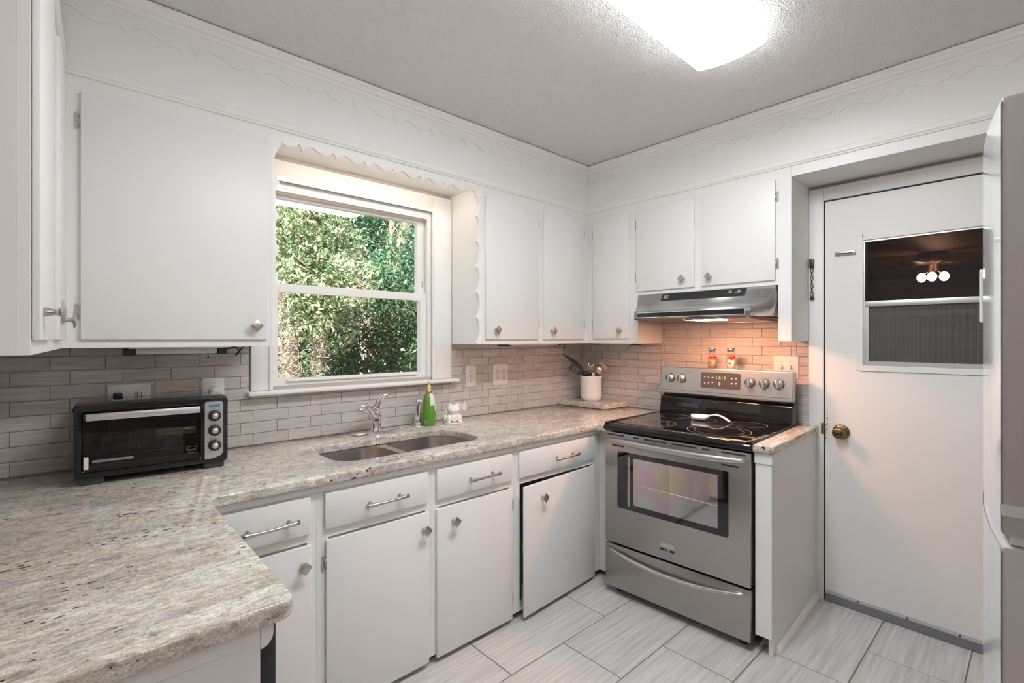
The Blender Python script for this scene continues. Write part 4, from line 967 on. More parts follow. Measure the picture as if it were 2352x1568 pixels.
build('chain_end', MB().cyl((2.845, 0.814, 1.544), (2.852, 0.814, 1.544), 0.010, 0.010, 16), 'dark_bronze', ch)
sw = build('sweep', MB().box(XD - 0.004, XD - 0.0003, DY0 + 0.003, DY1 - 0.003, 0.034, 0.056), 'aluminium', dd)
build('sweep_seal', MB().box(XD - 0.007, XD - 0.0041, DY0 + 0.003, DY1 - 0.003, 0.002, 0.040), 'sweep_grey', sw)
for y in (0.62, 0.43, 0.25, 0.06): build('screw', MB().cyl((XD - 0.0065, y, 0.047), (XD - 0.004, y, 0.047), 0.004, 0.004, 10), 'dark_bronze', sw)
# ------------------------------------------------------------------ refrigerator at the right edge (its front faces +y)
fr = thing('refrigerator', 'white refrigerator with bowed doors at the right edge', 'refrigerator', (0.85, 0, 0))
FW = 0.76
build('cabinet', MB().box(0.008, FW - 0.008, -0.72, -0.040, 0.03, 1.605), 'fridge_side', fr, 0.004, 1)
def bowed(z0, z1, name):
    N = 20; top = []; yb0 = -0.036
    bow = [(FW * i / N, 0.036 + 0.036 * (1 - (2 * i / N - 1) ** 2)) for i in range(N + 1)]
    poly = [(0, yb0)] + [(u, v) for u, v in bow] + [(FW, yb0)]
    o = build(name, MB().prism(poly, z0, z1, 'xy'), 'fridge_side', fr, 0.004, 2)
    sk_ = MB(); vs = []; 
    for u, v in bow: vs += [(u, v + 0.0006, z0 + 0.004), (u, v + 0.0006, z1 - 0.004)]
    sk_.add(vs, [(2 * i, 2 * i + 2, 2 * i + 3, 2 * i + 1) for i in range(N)], True)
    link('front_skin', open_mesh(sk_, 'skin'), 'fridge_front', o); return o
zs = 1.334 - 452 / 1122 * 0.602
ud = bowed(zs + 0.001, 1.632, 'freezer_door'); ld = bowed(0.06, zs - 0.012, 'fridge_door')
build('handle_recess', MB().box(-0.0012, 0.03, 0.0, 0.037, zs + 0.026, zs + 0.040), 'aluminium', ud)
build('handle', MB().box(0.385, 0.405, 0.0765, 0.0815, 1.364, 1.461).box(0.388, 0.402, 0.06, 0.0766, 1.372, 1.392).box(0.388, 0.402, 0.06, 0.0766, 1.433, 1.453), 'plate_white', ud, 0.002, 1)
build('gasket', MB().box(0.01, FW - 0.01, -0.034, 0.030, zs - 0.011, zs), 'plate_white', fr)
build('grille', MB().box(0.02, FW - 0.02, -0.03, 0.0, 0.002, 0.055), 'charcoal', fr)

# ------------------------------------------------------------------ ceiling light fixture
cl = thing('ceiling_light', 'white wraparound fluorescent ceiling light', 'ceiling light', (0, 0, ZC), local=True)
x0, x1, y0, y1 = 0.66, 1.885, 0.672, 0.965
build('housing', MB().box(x0 + 0.01, x1 - 0.01, y0 + 0.05, y1 - 0.05, -0.035, -0.001), 'plate_white', cl)
y0, y1 = 0.684, 0.950
bot = [(y0 + (y1 - y0) * t, -0.070 - 0.016 * math.sin(math.pi * t)) for t in np.linspace(0.02, 0.98, 13)]
build('lens', MB().prism([(y0 + 0.004, -0.066)] + bot + [(y1 - 0.004, -0.066)], x0, x1, 'yz'), 'fixture_lens', cl)
build('lens_skirt', MB().prism([(y0 + 0.012, -0.022), (y0, -0.030), (y0, -0.0655), (y1, -0.0655), (y1, -0.030), (y1 - 0.012, -0.022)], x0, x1, 'yz'), 'fixture_skirt', cl)

# invented globe lamp behind the viewer, added as fill to brighten the room
gl_ = thing('fill_lamp', 'added fill globe lamp, unseen behind the viewer', 'ceiling light', (0.55, -0.95, ZC), local=True)
build('canopy', MB().lathe([(0, -0.0005), (0.07, -0.0005), (0.065, -0.02), (0.03, -0.03), (0.012, -0.05), (0.012, -0.18), (0, -0.18)], n=24), 'nickel', gl_)
build('globe', MB().sphere((0, 0, -0.32), 0.15, 28, 18), 'fill_glow', gl_)

# ------------------------------------------------------------------ under-cabinet lights (switched off)
def under_light(name, label, x0, x1, y0, y1, dz, axis='x'):
    t = thing(name, label, 'light', ((x0 + x1) / 2, (y0 + y1) / 2, ZUB), local=False)
    build('tray', MB().box(x0, x1, y0, y1, ZUB - 0.006, ZUB - 0.0005), 'aluminium', t)
    build('diffuser', MB().box(x0 + 0.02, x1 - 0.02, y0 + 0.004, y1 - 0.004, ZUB - dz, ZUB - 0.0062) if axis == 'x' else MB().box(x0 + 0.004, x1 - 0.004, y0 + 0.02, y1 - 0.02, ZUB - dz, ZUB - 0.0062), 'tube_diffuser', t, 0.004, 2)
    if axis == 'x':
        build('end_cap', MB().box(x0 - 0.012, x0 + 0.019, y0 - 0.002, y1 + 0.002, ZUB - dz - 0.003, ZUB - 0.0063), 'black_plastic', t, 0.003, 1)
        build('end_cap', MB().box(x1 - 0.019, x1 + 0.012, y0 - 0.002, y1 + 0.002, ZUB - dz - 0.003, ZUB - 0.0063), 'black_plastic', t, 0.003, 1)
        build('pull_cord', MB().tube([(x1 - 0.05, y0 + 0.01, ZUB - dz), (x1 - 0.05, y0 + 0.01, ZUB - dz - 0.012)], 0.0008, 6).sphere((x1 - 0.05, y0 + 0.01, ZUB - dz - 0.014), 0.0035, 10, 8), 'black_plastic', t)
        build('power_cord', MB().tube([(x1 + 0.01, y0 + 0.02, ZUB - 0.012)] + [(x1 + 0.04 + 0.018 * math.sin(q), y0 + 0.02, ZUB - 0.004 - 0.016 * (1 - math.cos(q)) / 1.0) for q in np.linspace(0, math.pi * 0.9, 8)] + [(x1 + 0.075, y0 + 0.03, ZUB - 0.004)], 0.0028, 8), 'black_plastic', t)
    else:
        for a, b in ((y0 - 0.012, y0 + 0.019), (y1 - 0.019, y1 + 0.012)): build('end_cap', MB().box(x0 - 0.002, x1 + 0.002, a, b, ZUB - dz - 0.003, ZUB - 0.0063), 'black_plastic', t, 0.003, 1)
        build('pull_cord', MB().tube([(x0 + 0.01, y0 + 0.04, ZUB - dz), (x0 + 0.01, y0 + 0.04, ZUB - dz - 0.022)], 0.0008, 6).sphere((x0 + 0.01, y0 + 0.04, ZUB - dz - 0.024), 0.0035, 10, 8), 'black_plastic', t)
    return t
under_light('under_cabinet_light', 'slim under-cabinet light above the toaster oven', 0.165, 0.455, 2.150, 2.240, 0.026)
under_light('under_cabinet_light', 'slim under-cabinet light between window and corner', 1.90, 2.35, 2.10, 2.19, 0.010)
under_light('under_cabinet_light', 'slim under-cabinet light above the utensil crock', 2.64, 2.73, 1.76, 2.06, 0.008, 'y')

# ------------------------------------------------------------------ outlets and switches
def plate(name, label, cat, w, h, pos, wall):
    t = thing(name, label, cat, pos, 0 if wall == 'w' else R(-90))
    build('plate', MB().box(-w / 2, w / 2, -0.006, -0.0004, -h / 2, h / 2), 'plate_white', t, 0.002, 2); return t
def recept(t, u, z):
    r = build('receptacle', MB().lathe([(0, -0.0062), (0.0155, -0.0062), (0.0155, -0.0085), (0, -0.0085)], (u, 0, z), 'Y', 20), 'plate_white', t)
    build('slot', MB().box(u - 0.007, u - 0.0048, -0.0089, -0.0084, z - 0.002, z + 0.006), 'slot_dark', r); build('slot', MB().box(u + 0.0048, u + 0.007, -0.0089, -0.0084, z - 0.002, z + 0.006), 'slot_dark', r)
    build('slot', MB().cyl((u, -0.0089, z - 0.007), (u, -0.0084, z - 0.007), 0.0024, n=10), 'slot_dark', r)
YP, XP = YW - TT, XR - TT
t = plate('outlet_plate', 'white wall plate with two double outlets left of the corner', 'outlet', 0.126, 0.132, (2.058, YP, 1.106), 'w')
for u in (-0.027, 0.027):
    for z in (-0.021, 0.021): recept(t, u, z)
t = plate('switch_plate', 'narrow white switch plate right of the window', 'switch', 0.080, 0.130, (1.819, YP, 1.108), 'w')
build('toggle', MB().box(-0.006, 0.006, -0.016, -0.0062, -0.008, 0.006), 'porcelain', t, 0.002, 1)
for z in (-0.03, 0.03): build('screw', MB().cyl((0, -0.0072, z), (0, -0.006, z), 0.003, n=10), 'nickel', t)
t = plate('switch_plate', 'white double switch plate beside the range hood wall', 'switch', 0.124, 0.120, (XP, 0.947, 1.181), 'r')
for u in (-0.023, 0.023):
    build('toggle', MB().box(u - 0.006, u + 0.006, -0.018, -0.0062, -0.008, 0.010), 'porcelain', t, 0.002, 1)
    for z in (-0.03, 0.03): build('screw', MB().cyl((u, -0.0072, z), (u, -0.006, z), 0.003, n=10), 'nickel', t)
t = plate('outlet_plate', 'white wide outlet plate with a black plug behind the toaster oven', 'outlet', 0.130, 0.120, (0.183, YP, 1.101), 'w')
recept(t, 0.030, 0.022); recept(t, 0.030, -0.02); recept(t, -0.028, -0.02)
build('receptacle', MB().lathe([(0, -0.0062), (0.0155, -0.0062), (0.0155, -0.0085), (0, -0.0085)], (-0.028, 0, 0.022), 'Y', 20), 'plate_white', t)
pg = thing('power_plug', 'black power plug in the outlet behind the toaster oven', 'plug', (0.147, YP - 0.009, 1.122))
build('plug_body', MB().box(-0.013, 0.013, -0.034, 0, -0.010, 0.010), 'black_plastic', pg, 0.003, 2)
build('cord', MB().tube([(0, -0.034, 0), (0, -0.042, -0.004), (0.0, -0.044, -0.03), (0.01, -0.030, -0.10), (0.03, -0.02, -0.22)], 0.0032, 8), 'black_plastic', pg)
t = plate('dimmer_plate', 'white dimmer plate with a round dial behind the toaster oven', 'switch', 0.080, 0.120, (0.461, YP, 1.111), 'w')
build('dial', MB().lathe([(0, -0.0062), (0.019, -0.0062), (0.018, -0.022), (0, -0.022)], (0, 0, 0.004), 'Y', 28), 'porcelain', t)
build('screw', MB().cyl((0, -0.0072, 0.035), (0, -0.006, 0.035), 0.0032, n=10), 'nickel', t)

# ------------------------------------------------------------------ toaster oven
ta = math.atan2(2.037 - 2.068, 0.421)
to = thing('toaster_oven', 'black toaster oven with silver door handle and three dials', 'toaster oven', (0.021, 2.068, ZTOP), ta)
TW_, TD, TH = 0.424, 0.245, 0.256
z0 = 0.024
sh = build('shell', MB().box(0, TW_, 0.012, TD, TH - 0.014, TH).box(0, 0.012, 0.012, TD, z0, TH - 0.014).box(TW_ - 0.085, TW_, 0.012, TD, z0, TH - 0.014).box(0.012, TW_ - 0.085, 0.012, TD, z0, z0 + 0.012).box(0.012, TW_ - 0.085, TD - 0.008, TD, z0 + 0.012, TH - 0.014), 'black_gloss', to, 0.004, 2)
me = slab_mesh([rrect(0, TW_, z0 - 0.002, TH + 0.001, 0.014), rrect(0.020, 0.338, z0 + 0.018, TH - 0.024, 0.004)], 0, 0.016, 0.003, 2); me.transform(Matrix.Translation((0, -0.004, 0)) @ FACE_XZ); link('front_bezel', me, 'black_gloss', to)
for u in (0.010, TW_ - 0.075):
    for vv in (0.006, TD - 0.05): build('foot', MB().box(u, u + 0.065, vv, vv + 0.045, 0.0005, z0), 'charcoal', to, 0.003, 1)
dr = build('glass_door', MB().box(0.022, 0.336, -0.007, -0.004, z0 + 0.020, TH - 0.050), 'toaster_glass', to)
build('door_rail', MB().box(0.022, 0.336, -0.008, -0.003, z0 + 0.0195, z0 + 0.042), 'black_gloss', dr, 0.001, 1)
hn = build('handle', MB().box(0.030, 0.336, -0.034, -0.022, TH - 0.047, TH - 0.024), 'aluminium', dr, 0.003, 2)
build('handle_post', MB().box(0.024, 0.040, -0.0235, -0.006, TH - 0.046, TH - 0.026).box(0.322, 0.336, -0.0215, -0.006, TH - 0.046, TH - 0.026), 'black_plastic', hn)
build('side_tab', MB().box(0.024, 0.036, -0.012, -0.0075, 0.053, 0.093), 'shell_pink', dr, 0.002, 1)
build('print_strip', MB().box(0.045, 0.15, -0.0076, -0.0071, z0 + 0.048, z0 + 0.056), 'sweep_grey', dr)
lgo = MB().tube([(0.312 + 0.016 * math.cos(t), -0.0074, z0 + 0.060 + 0.0055 * math.sin(t)) for t in np.linspace(0, 2 * math.pi, 20, endpoint=False)], 0.0005, 4, closed=True)
lgo.tube([(0.298, -0.0074, z0 + 0.044), (0.328, -0.0074, z0 + 0.044), (0.328, -0.0074, z0 + 0.052), (0.298, -0.0074, z0 + 0.052)], 0.0005, 4, closed=True)
build('logo_outline', lgo, 'nickel', dr)
for zz in (z0 + 0.062, z0 + 0.100):
    rk = MB().tube([(0.022, 0.018, zz), (0.334, 0.018, zz)], 0.0016, 6).tube([(0.022, TD - 0.02, zz), (0.334, TD - 0.02, zz)], 0.0016, 6)
    for q in range(12): rk.tube([(0.04 + 0.025 * q, 0.018, zz + 0.001), (0.04 + 0.025 * q, TD - 0.02, zz + 0.001)], 0.0011, 5)
    build('wire_rack', rk, 'rack_wire', to)
build('foil_tray', MB().box(0.21, 0.33, 0.03, TD - 0.04, z0 + 0.104, z0 + 0.132), 'foil', to, 0.006, 2)
build('crumb_tray', MB().box(0.03, 0.33, 0.02, TD - 0.02, z0 + 0.0125, z0 + 0.018), 'steel_dark', to)
pp = [(0.352, z0 + 0.012), (0.378, z0 + 0.014), (0.402, z0 + 0.022), (0.409, z0 + 0.034), (0.409, TH - 0.020), (0.403, TH - 0.014), (0.356, TH - 0.014), (0.352, TH - 0.018)]
cp = build('control_panel', MB().prism(pp, -0.0068, -0.0040, 'xz'), 'aluminium', to)
build('brand_plate', MB().box(0.364, 0.398, -0.0078, -0.0069, TH - 0.034, TH - 0.024), 'lcd_blue', cp)
for q, zz in enumerate((TH - 0.064, TH - 0.117, TH - 0.171)):
    k = build('dial', MB().lathe([(0, -0.0070), (0.0205, -0.0070), (0.0195, -0.020), (0.013, -0.026), (0, -0.026)], (0.3815, 0, zz), 'Y', 26), 'black_plastic', cp)
    build('dial_cap', MB().lathe([(0.0105, -0.0262), (0.0100, -0.030), (0, -0.0305)], (0.3815, 0, zz), 'Y', 22), 'aluminium', k)
    mk = MB()
    for a in range(-150, 151, 30): mk.box(0.3815 + 0.0245 * math.sin(R(a)) - 0.0012, 0.3815 + 0.0245 * math.sin(R(a)) + 0.0012, -0.0073, -0.0069, zz + 0.0245 * math.cos(R(a)) - 0.0006, zz + 0.0245 * math.cos(R(a)) + 0.0006)
    build('dial_marks', mk, 'dark_print', cp)
for u in (0.022, 0.338): build('door_screw', MB().sphere((u, -0.006, z0 + 0.022), 0.0026, 8, 6), 'chrome', to)

# ------------------------------------------------------------------ faucet, sprayer
fc = thing('faucet', 'chrome single lever kitchen faucet behind the sink', 'faucet', (1.150, 2.262, ZTOP))
pl = [(x, y) for x, y in rrect(-0.127, 0.127, -0.030, 0.030, 0.030, 8)]
me = slab_mesh([pl], 0.0003, 0.011, 0.004, 2); link('deck_plate', me, 'chrome', fc)
build('body', MB().lathe([(0.030, 0.011), (0.028, 0.016), (0.0245, 0.022), (0.0235, 0.065), (0.026, 0.085), (0.022, 0.105), (0.012, 0.116), (0, 0.118)], n=26), 'chrome', fc)
build('spout', MB().tube([(0.004, -0.004, 0.060), (-0.016, -0.010, 0.098), (-0.036, -0.018, 0.126), (-0.064, -0.030, 0.142), (-0.086, -0.038, 0.142), (-0.102, -0.044, 0.134)], [0.016, 0.0175, 0.0165, 0.0145, 0.0135, 0.0135], 14), 'chrome', fc)
build('aerator', MB().cyl((-0.102, -0.044, 0.138), (-0.102, -0.044, 0.112), 0.0140, 0.0130, 18), 'chrome', fc)
lv = build('lever', MB().tube([(0.0, 0.0, 0.112), (0.002, -0.004, 0.130), (0.010, -0.010, 0.158), (0.028, -0.022, 0.182), (0.048, -0.034, 0.190)], [0.017, 0.0165, 0.0125, 0.0105, 0.0065], 12), 'chrome', fc)
build('red_dot', MB().sphere((0.0165, -0.0165, 0.088), 0.0052, 10, 8), 'tomato', fc)
sy = thing('sink_sprayer', 'chrome side sprayer standing beside the faucet', 'sprayer', (1.395, 2.270, ZTOP))
build('base_flange', MB().lathe([(0, 0.0003), (0.029, 0.0003), (0.027, 0.006), (0.018, 0.010), (0.018, 0.024), (0, 0.024)], n=24), 'chrome', sy)
build('wand', MB().tube([(0, 0, 0.024), (0, 0, 0.07), (0.0, -0.001, 0.112), (0.003, -0.006, 0.134), (0.008, -0.016, 0.140)], [0.0155, 0.0165, 0.018, 0.017, 0.012], 16), 'chrome', sy)
build('nozzle', MB().sphere((0.007, -0.016, 0.134), 0.0135, 14, 10), 'aluminium', sy)

# soap dispenser
so = thing('soap_dispenser', 'green and white glazed soap dispenser with brass collar', 'soap dispenser', (1.462, 2.262, ZTOP))
prof = [(0, 0.0003), (0.032, 0.0003), (0.036, 0.010), (0.0385, 0.045), (0.0375, 0.080), (0.0345, 0.110), (0.032, 0.135), (0.0275, 0.158), (0.0205, 0.172), (0.0165, 0.176), (0, 0.176)]
me = mesh_of(MB().lathe(prof, n=32), 0, 1, 'bottle')
me.materials.append(MATS['soap_green']); me.materials.append(MATS['soap_pale'])
bo = link('bottle', me, None, so)
for p in me.polygons:
    cz = p.center.z; ang = math.degrees(math.atan2(p.center.y, p.center.x))
    if cz > 0.088 + 0.0006 * max(0, -60 - ang) and -108 < ang < 15: p.material_index = 1
build('collar', MB().lathe([(0.0150, 0.1765), (0.0152, 0.204), (0, 0.205)], n=22), 'brass', so)
build('pump', MB().lathe([(0.0105, 0.205), (0.010, 0.214), (0.004, 0.217), (0.004, 0.228), (0.007, 0.231), (0.0065, 0.240), (0, 0.241)], n=16), 'cream', so)
build('nozzle', MB().tube([(0, 0, 0.236), (-0.012, -0.008, 0.238), (-0.020, -0.014, 0.233)], [0.0042, 0.0038, 0.003], 8), 'cream', so)

# frog scrubber holder
fg = thing('frog_holder', 'white ceramic frog sponge holder with a shell on its side', 'ornament', (1.600, 2.232, ZTOP), R(-22))
build('tile_base', MB().box(-0.052, 0.052, -0.045, 0.045, 0.0004, 0.007), 'shell_pink', fg, 0.002, 1)
def frog():
    bm = bmesh.new(); parts = [((0, 0.004, 0.042), (0.036, 0.034, 0.034)), ((0, -0.010, 0.080), (0.037, 0.030, 0.024)), ((0, -0.022, 0.072), (0.032, 0.022, 0.014)), ((-0.019, -0.008, 0.100), (0.011, 0.011, 0.011)), ((0.019, -0.008, 0.100), (0.011, 0.011, 0.011)),
        ((-0.030, -0.022, 0.026), (0.013, 0.014, 0.024)), ((0.030, -0.022, 0.026), (0.013, 0.014, 0.024)), ((-0.031, -0.032, 0.012), (0.013, 0.014, 0.006)), ((0.031, -0.032, 0.012), (0.013, 0.014, 0.006)),
        ((-0.042, 0.010, 0.026), (0.015, 0.026, 0.022)), ((0.040, 0.010, 0.026), (0.013, 0.026, 0.022)), ((-0.036, 0.012, 0.058), (0.010, 0.012, 0.014)), ((0, -0.028, 0.030), (0.020, 0.012, 0.022))]
    m = MB()
    for c_, s_ in parts: m.sphere(c_, 1.0, 20, 14, s_)
    me = bpy.data.meshes.new('frog'); me.from_pydata(m.v, [], m.f); return me
fb = link('frog_body', frog(), 'ceramic_matt', fg)
rm = fb.modifiers.new('fuse', 'REMESH'); rm.mode = 'VOXEL'; rm.voxel_size = 0.0016; rm.use_smooth_shade = True
smm = fb.modifiers.new('soft', 'SMOOTH'); smm.iterations = 6; smm.factor = 0.6
build('mouth_line', MB().tube([(-0.031, -0.033, 0.076), (-0.02, -0.0405, 0.0735), (0, -0.0435, 0.0725), (0.02, -0.0405, 0.0735), (0.031, -0.033, 0.076)], 0.0009, 6), 'shell_pink', fg)
build('teal_collar', MB().sphere((0.037, 0.012, 0.092), 1.0, 14, 10, (0.014, 0.012, 0.017)), 'frog_teal', fg)
shl = MB()
for i in range(7):
    a = R(-50 + 100 * i / 6); shl.tube([(0.046, 0.012, 0.086), (0.046 + 0.016 * math.cos(a), 0.008, 0.086 + 0.016 * math.sin(a)), (0.046 + 0.034 * math.cos(a), 0.004, 0.086 + 0.034 * math.sin(a))], [0.003, 0.0045, 0.0052], 8)
build('shell', shl, 'shell_pink', fg)

# ------------------------------------------------------------------ granite board and utensil crock
bo = thing('granite_board', 'small granite board lying in the worktop corner', 'board', (0, 0, ZTOP), local=True)
me = slab_mesh([[(2.612, 1.952), (XR - TT - 0.002, 1.945), (XR - TT - 0.002, 2.352), (2.600, 2.352)]], 0.004, 0.037, 0.003, 2); link('slab', me, 'granite', bo)
for x, y in ((2.64, 1.98), (2.85, 1.98), (2.64, 2.32), (2.85, 2.32)): build('pad', MB().cyl((x, y, 0.0003), (x, y, 0.004), 0.012, n=12), 'rubber', bo)
CRX, CRY, CRZ = 2.735, 2.160, ZTOP + 0.0372
cr = thing('utensil_crock', 'white ceramic crock full of cooking utensils', 'crock', (CRX, CRY, CRZ))
build('crock_body', MB().lathe([(0, 0.0005), (0.055, 0.0005), (0.068, 0.012), (0.0735, 0.035), (0.0745, 0.160), (0.078, 0.166), (0.078, 0.172), (0.073, 0.174), (0.070, 0.170), (0.070, 0.02), (0.05, 0.008), (0, 0.008)], n=36), 'porcelain', cr)
VR = R(-42.5)      # the tools fan out left to right as seen from the room
def tool(name, label, cat='utensil'): return thing(name, label, cat, (CRX, CRY, CRZ), VR)
def blade(prof, mat, t, name='blade', th_=0.0025):
    """strip through (x, y, z, half width across) stations, broad side to the room"""
    mb = MB()
    for x, y, z, wx, wz in prof: mb.v += [(x + wx, y - th_, z + wz), (x - wx, y - th_, z - wz), (x - wx, y + th_, z - wz), (x + wx, y + th_, z + wz)]
    for i in range(len(prof) - 1):
        for j in range(4): mb.f.append((4 * i + j, 4 * i + (j + 1) % 4, 4 * i + 4 + (j + 1) % 4, 4 * i + 4 + j)); mb.sm.append(False)
    k = 4 * (len(prof) - 1); mb.f += [(3, 2, 1, 0), (k, k + 1, k + 2, k + 3)]; mb.sm += [False, False]
    return build(name, mb, mat, t)
t = tool('turner', 'black plastic turner with a long thin blade in the crock')
build('handle', MB().tube([(0.0, 0.030, 0.012), (-0.040, 0.030, 0.165), (-0.056, 0.030, 0.205)], [0.006, 0.006, 0.0065], 8), 'black_plastic', t)
blade([(-0.055, 0.03, 0.200, 0.004, 0.006), (-0.070, 0.03, 0.232, 0.008, 0.012), (-0.110, 0.03, 0.266, 0.007, 0.012), (-0.155, 0.03, 0.297, 0.004, 0.008), (-0.198, 0.03, 0.322, 0.001, 0.003)], 'black_plastic', t)
t = tool('slotted_turner', 'black slotted turner leaning left in the crock')
build('handle', MB().tube([(-0.015, -0.004, 0.012), (-0.058, 0.004, 0.180), (-0.075, 0.004, 0.196)], 0.0055, 8), 'black_plastic', t)
me = slab_mesh([rrect(-0.024, 0.024, 0, 0.090, [0.016, 0.010, 0.010, 0.016])] + [rrect(u - 0.0035, u + 0.0035, 0.020, 0.078, 0.003, 3) for u in (-0.013, 0.0, 0.013)], -0.0015, 0.0015, 0, 0)
me.transform(Matrix.Translation((-0.070, 0.002, 0.192)) @ Matrix.Rotation(R(-58), 4, 'Y') @ UPRIGHT); link('blade', me, 'black_plastic', t)
t = tool('serving_spoon', 'wide black spoon head resting on the crock rim')
build('bowl', MB().sphere((-0.036, -0.030, 0.192), 1.0, 18, 12, (0.034, 0.022, 0.018)), 'black_plastic', t); build('handle', MB().tube([(0.0, 0.0, 0.014), (-0.030, -0.026, 0.180)], 0.006, 8), 'black_plastic', t)
t = tool('whisk', 'thin wire whisk standing in the crock')
for i in range(6):
    aa = math.pi * i / 6; ca, sa = math.cos(aa), math.sin(aa)
    build('wire', MB().tube([(0.002 + ca * r_, 0.026 + sa * r_, z_) for r_, z_ in ((0.003, 0.15), (0.020, 0.200), (0.026, 0.232), (0.015, 0.258), (0, 0.264), (-0.015, 0.258), (-0.026, 0.232), (-0.020, 0.200), (-0.003, 0.15))], 0.0014, 6), 'chrome', t)
build('handle', MB().tube([(0.0, 0.012, 0.012), (0.002, 0.026, 0.152)], 0.005, 10), 'chrome', t)
t = tool('ladle', 'round steel ladle hanging over the crock rim')
build('bowl', MB().sphere((0.049, -0.036, 0.216), 0.039, 22, 16), 'steel_h', t); build('handle', MB().tube([(0.03, 0.0, 0.014), (0.040, -0.016, 0.186)], 0.004, 8), 'steel_h', t)
t = tool('wooden_tongs', 'short wooden handle end in the crock')
build('handle', MB().box(-0.010, 0.010, -0.005, 0.005, 0.0, 0.186).xf(Matrix.Translation((-0.006, -0.050, 0.012)) @ Matrix.Rotation(R(4), 4, 'Y')), 'wood_light', t, 0.002, 1)
t = tool('pasta_fork', 'wooden pasta fork with toothed head in the crock')
pf = [(-0.010, 0.0), (-0.024, 0.020), (-0.028, 0.040)] + [(x_, z_) for k in range(4) for x_, z_ in ((-0.028 + 0.015 * k, 0.062), (-0.019 + 0.015 * k, 0.062), (-0.018 + 0.015 * k, 0.042), (-0.015 + 0.015 * k, 0.042))] + [(0.033, 0.036), (0.026, 0.018), (0.010, 0.0)]
me = slab_mesh([pf], -0.003, 0.003, 0, 0); me.transform(Matrix.Translation((0.058, 0.026, 0.205)) @ Matrix.Rotation(R(42), 4, 'Y') @ UPRIGHT); link('head', me, 'wood_light', t)
build('handle', MB().tube([(0.03, 0.026, 0.014), (0.058, 0.026, 0.208)], 0.005, 8), 'wood_light', t)
t = tool('skewer', 'thin wooden skewer rising from the crock')
build('shaft', MB().tube([(0.036, 0.052, 0.012), (0.035, 0.054, 0.316)], 0.0013, 6), 'wood_raw', t); build('tip', MB().cyl((0.035, 0.054, 0.316), (0.035, 0.054, 0.323), 0.0013, 0.0002, 6), 'wood_raw', t)
t = tool('orange_spoon', 'orange plastic spoon head low in the crock')
build('bowl', MB().sphere((0.050, -0.020, 0.172), 1.0, 14, 10, (0.016, 0.008, 0.008)), 'box_yellow', t); build('handle', MB().tube([(0.045, -0.014, 0.014), (0.049, -0.018, 0.168)], 0.003, 8), 'box_yellow', t)

# ------------------------------------------------------------------ porch beyond the back door
PX0, PX1, PY0, PY1, PZ = XR + 0.121, 10.5, -2.2, 4.2, 2.36
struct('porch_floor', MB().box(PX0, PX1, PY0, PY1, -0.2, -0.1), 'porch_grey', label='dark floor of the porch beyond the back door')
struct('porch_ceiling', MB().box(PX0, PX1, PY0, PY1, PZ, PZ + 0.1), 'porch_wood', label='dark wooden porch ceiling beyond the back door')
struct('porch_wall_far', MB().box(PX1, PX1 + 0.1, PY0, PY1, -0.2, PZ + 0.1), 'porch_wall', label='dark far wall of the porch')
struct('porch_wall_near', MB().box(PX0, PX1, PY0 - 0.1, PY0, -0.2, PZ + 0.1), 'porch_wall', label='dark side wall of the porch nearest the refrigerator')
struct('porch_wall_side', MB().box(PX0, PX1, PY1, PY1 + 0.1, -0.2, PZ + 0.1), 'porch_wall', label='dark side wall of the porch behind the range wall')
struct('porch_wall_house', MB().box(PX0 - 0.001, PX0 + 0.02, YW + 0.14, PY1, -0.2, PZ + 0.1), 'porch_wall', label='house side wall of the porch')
struct('trim_8', MB().box(PX0 + 0.3, PX1 - 0.01, 2.0, 2.08, 1.98, 2.12).box(PX1 - 0.06, PX1 - 0.001, PY0, PY1, 1.72, 1.80), 'porch_wood', label='dark beams on the porch wall')
fn = thing('ceiling_fan', 'brown ceiling fan with three glowing lamps on the porch', 'ceiling fan', (7.65, 0.90, PZ - 0.0005))
build('motor', MB().lathe([(0, 0), (0.15, 0), (0.16, -0.05), (0.13, -0.12), (0.05, -0.14), (0.05, -0.22), (0, -0.22)], n=28), 'fan_brown', fn)
for i in range(5):
    a = R(20 + 72 * i); me = mesh_of(MB().box(0.14, 0.62, -0.065, 0.065, -0.150, -0.142), 0.003, 1); me.transform(Matrix.Rotation(a, 4, 'Z')); link('blade', me, 'fan_brown', fn)
for i in range(3):
    a = R(180 + (-60, 0, 60)[i]); cx, sx = math.cos(a), math.sin(a)
    arm = build('lamp_arm', MB().tube([(0.04 * cx, 0.04 * sx, -0.21), (0.07 * cx, 0.07 * sx, -0.23), (0.095 * cx, 0.095 * sx, -0.25)], 0.012, 8), 'brass', fn)
    build('lamp_shade', MB().sphere((0.118 * cx, 0.118 * sx, -0.292), 1.0, 16, 12, (0.046, 0.046, 0.056)), 'frost', arm)
bx = thing('carton', 'yellow and white carton standing on the porch', 'box', (5.0, 0.36, -0.0995))
build('carton_body', MB().box(0, 0.3, -0.20, 0.10, 0.95, 1.12), 'plate_white', bx); build('yellow_side', MB().box(-0.002, 0, 0.02, 0.10, 0.95, 1.12), 'box_yellow', bx)
build('stand', MB().box(0, 0.35, -0.5, 0.14, 0, 0.949), 'porch_grey', bx)

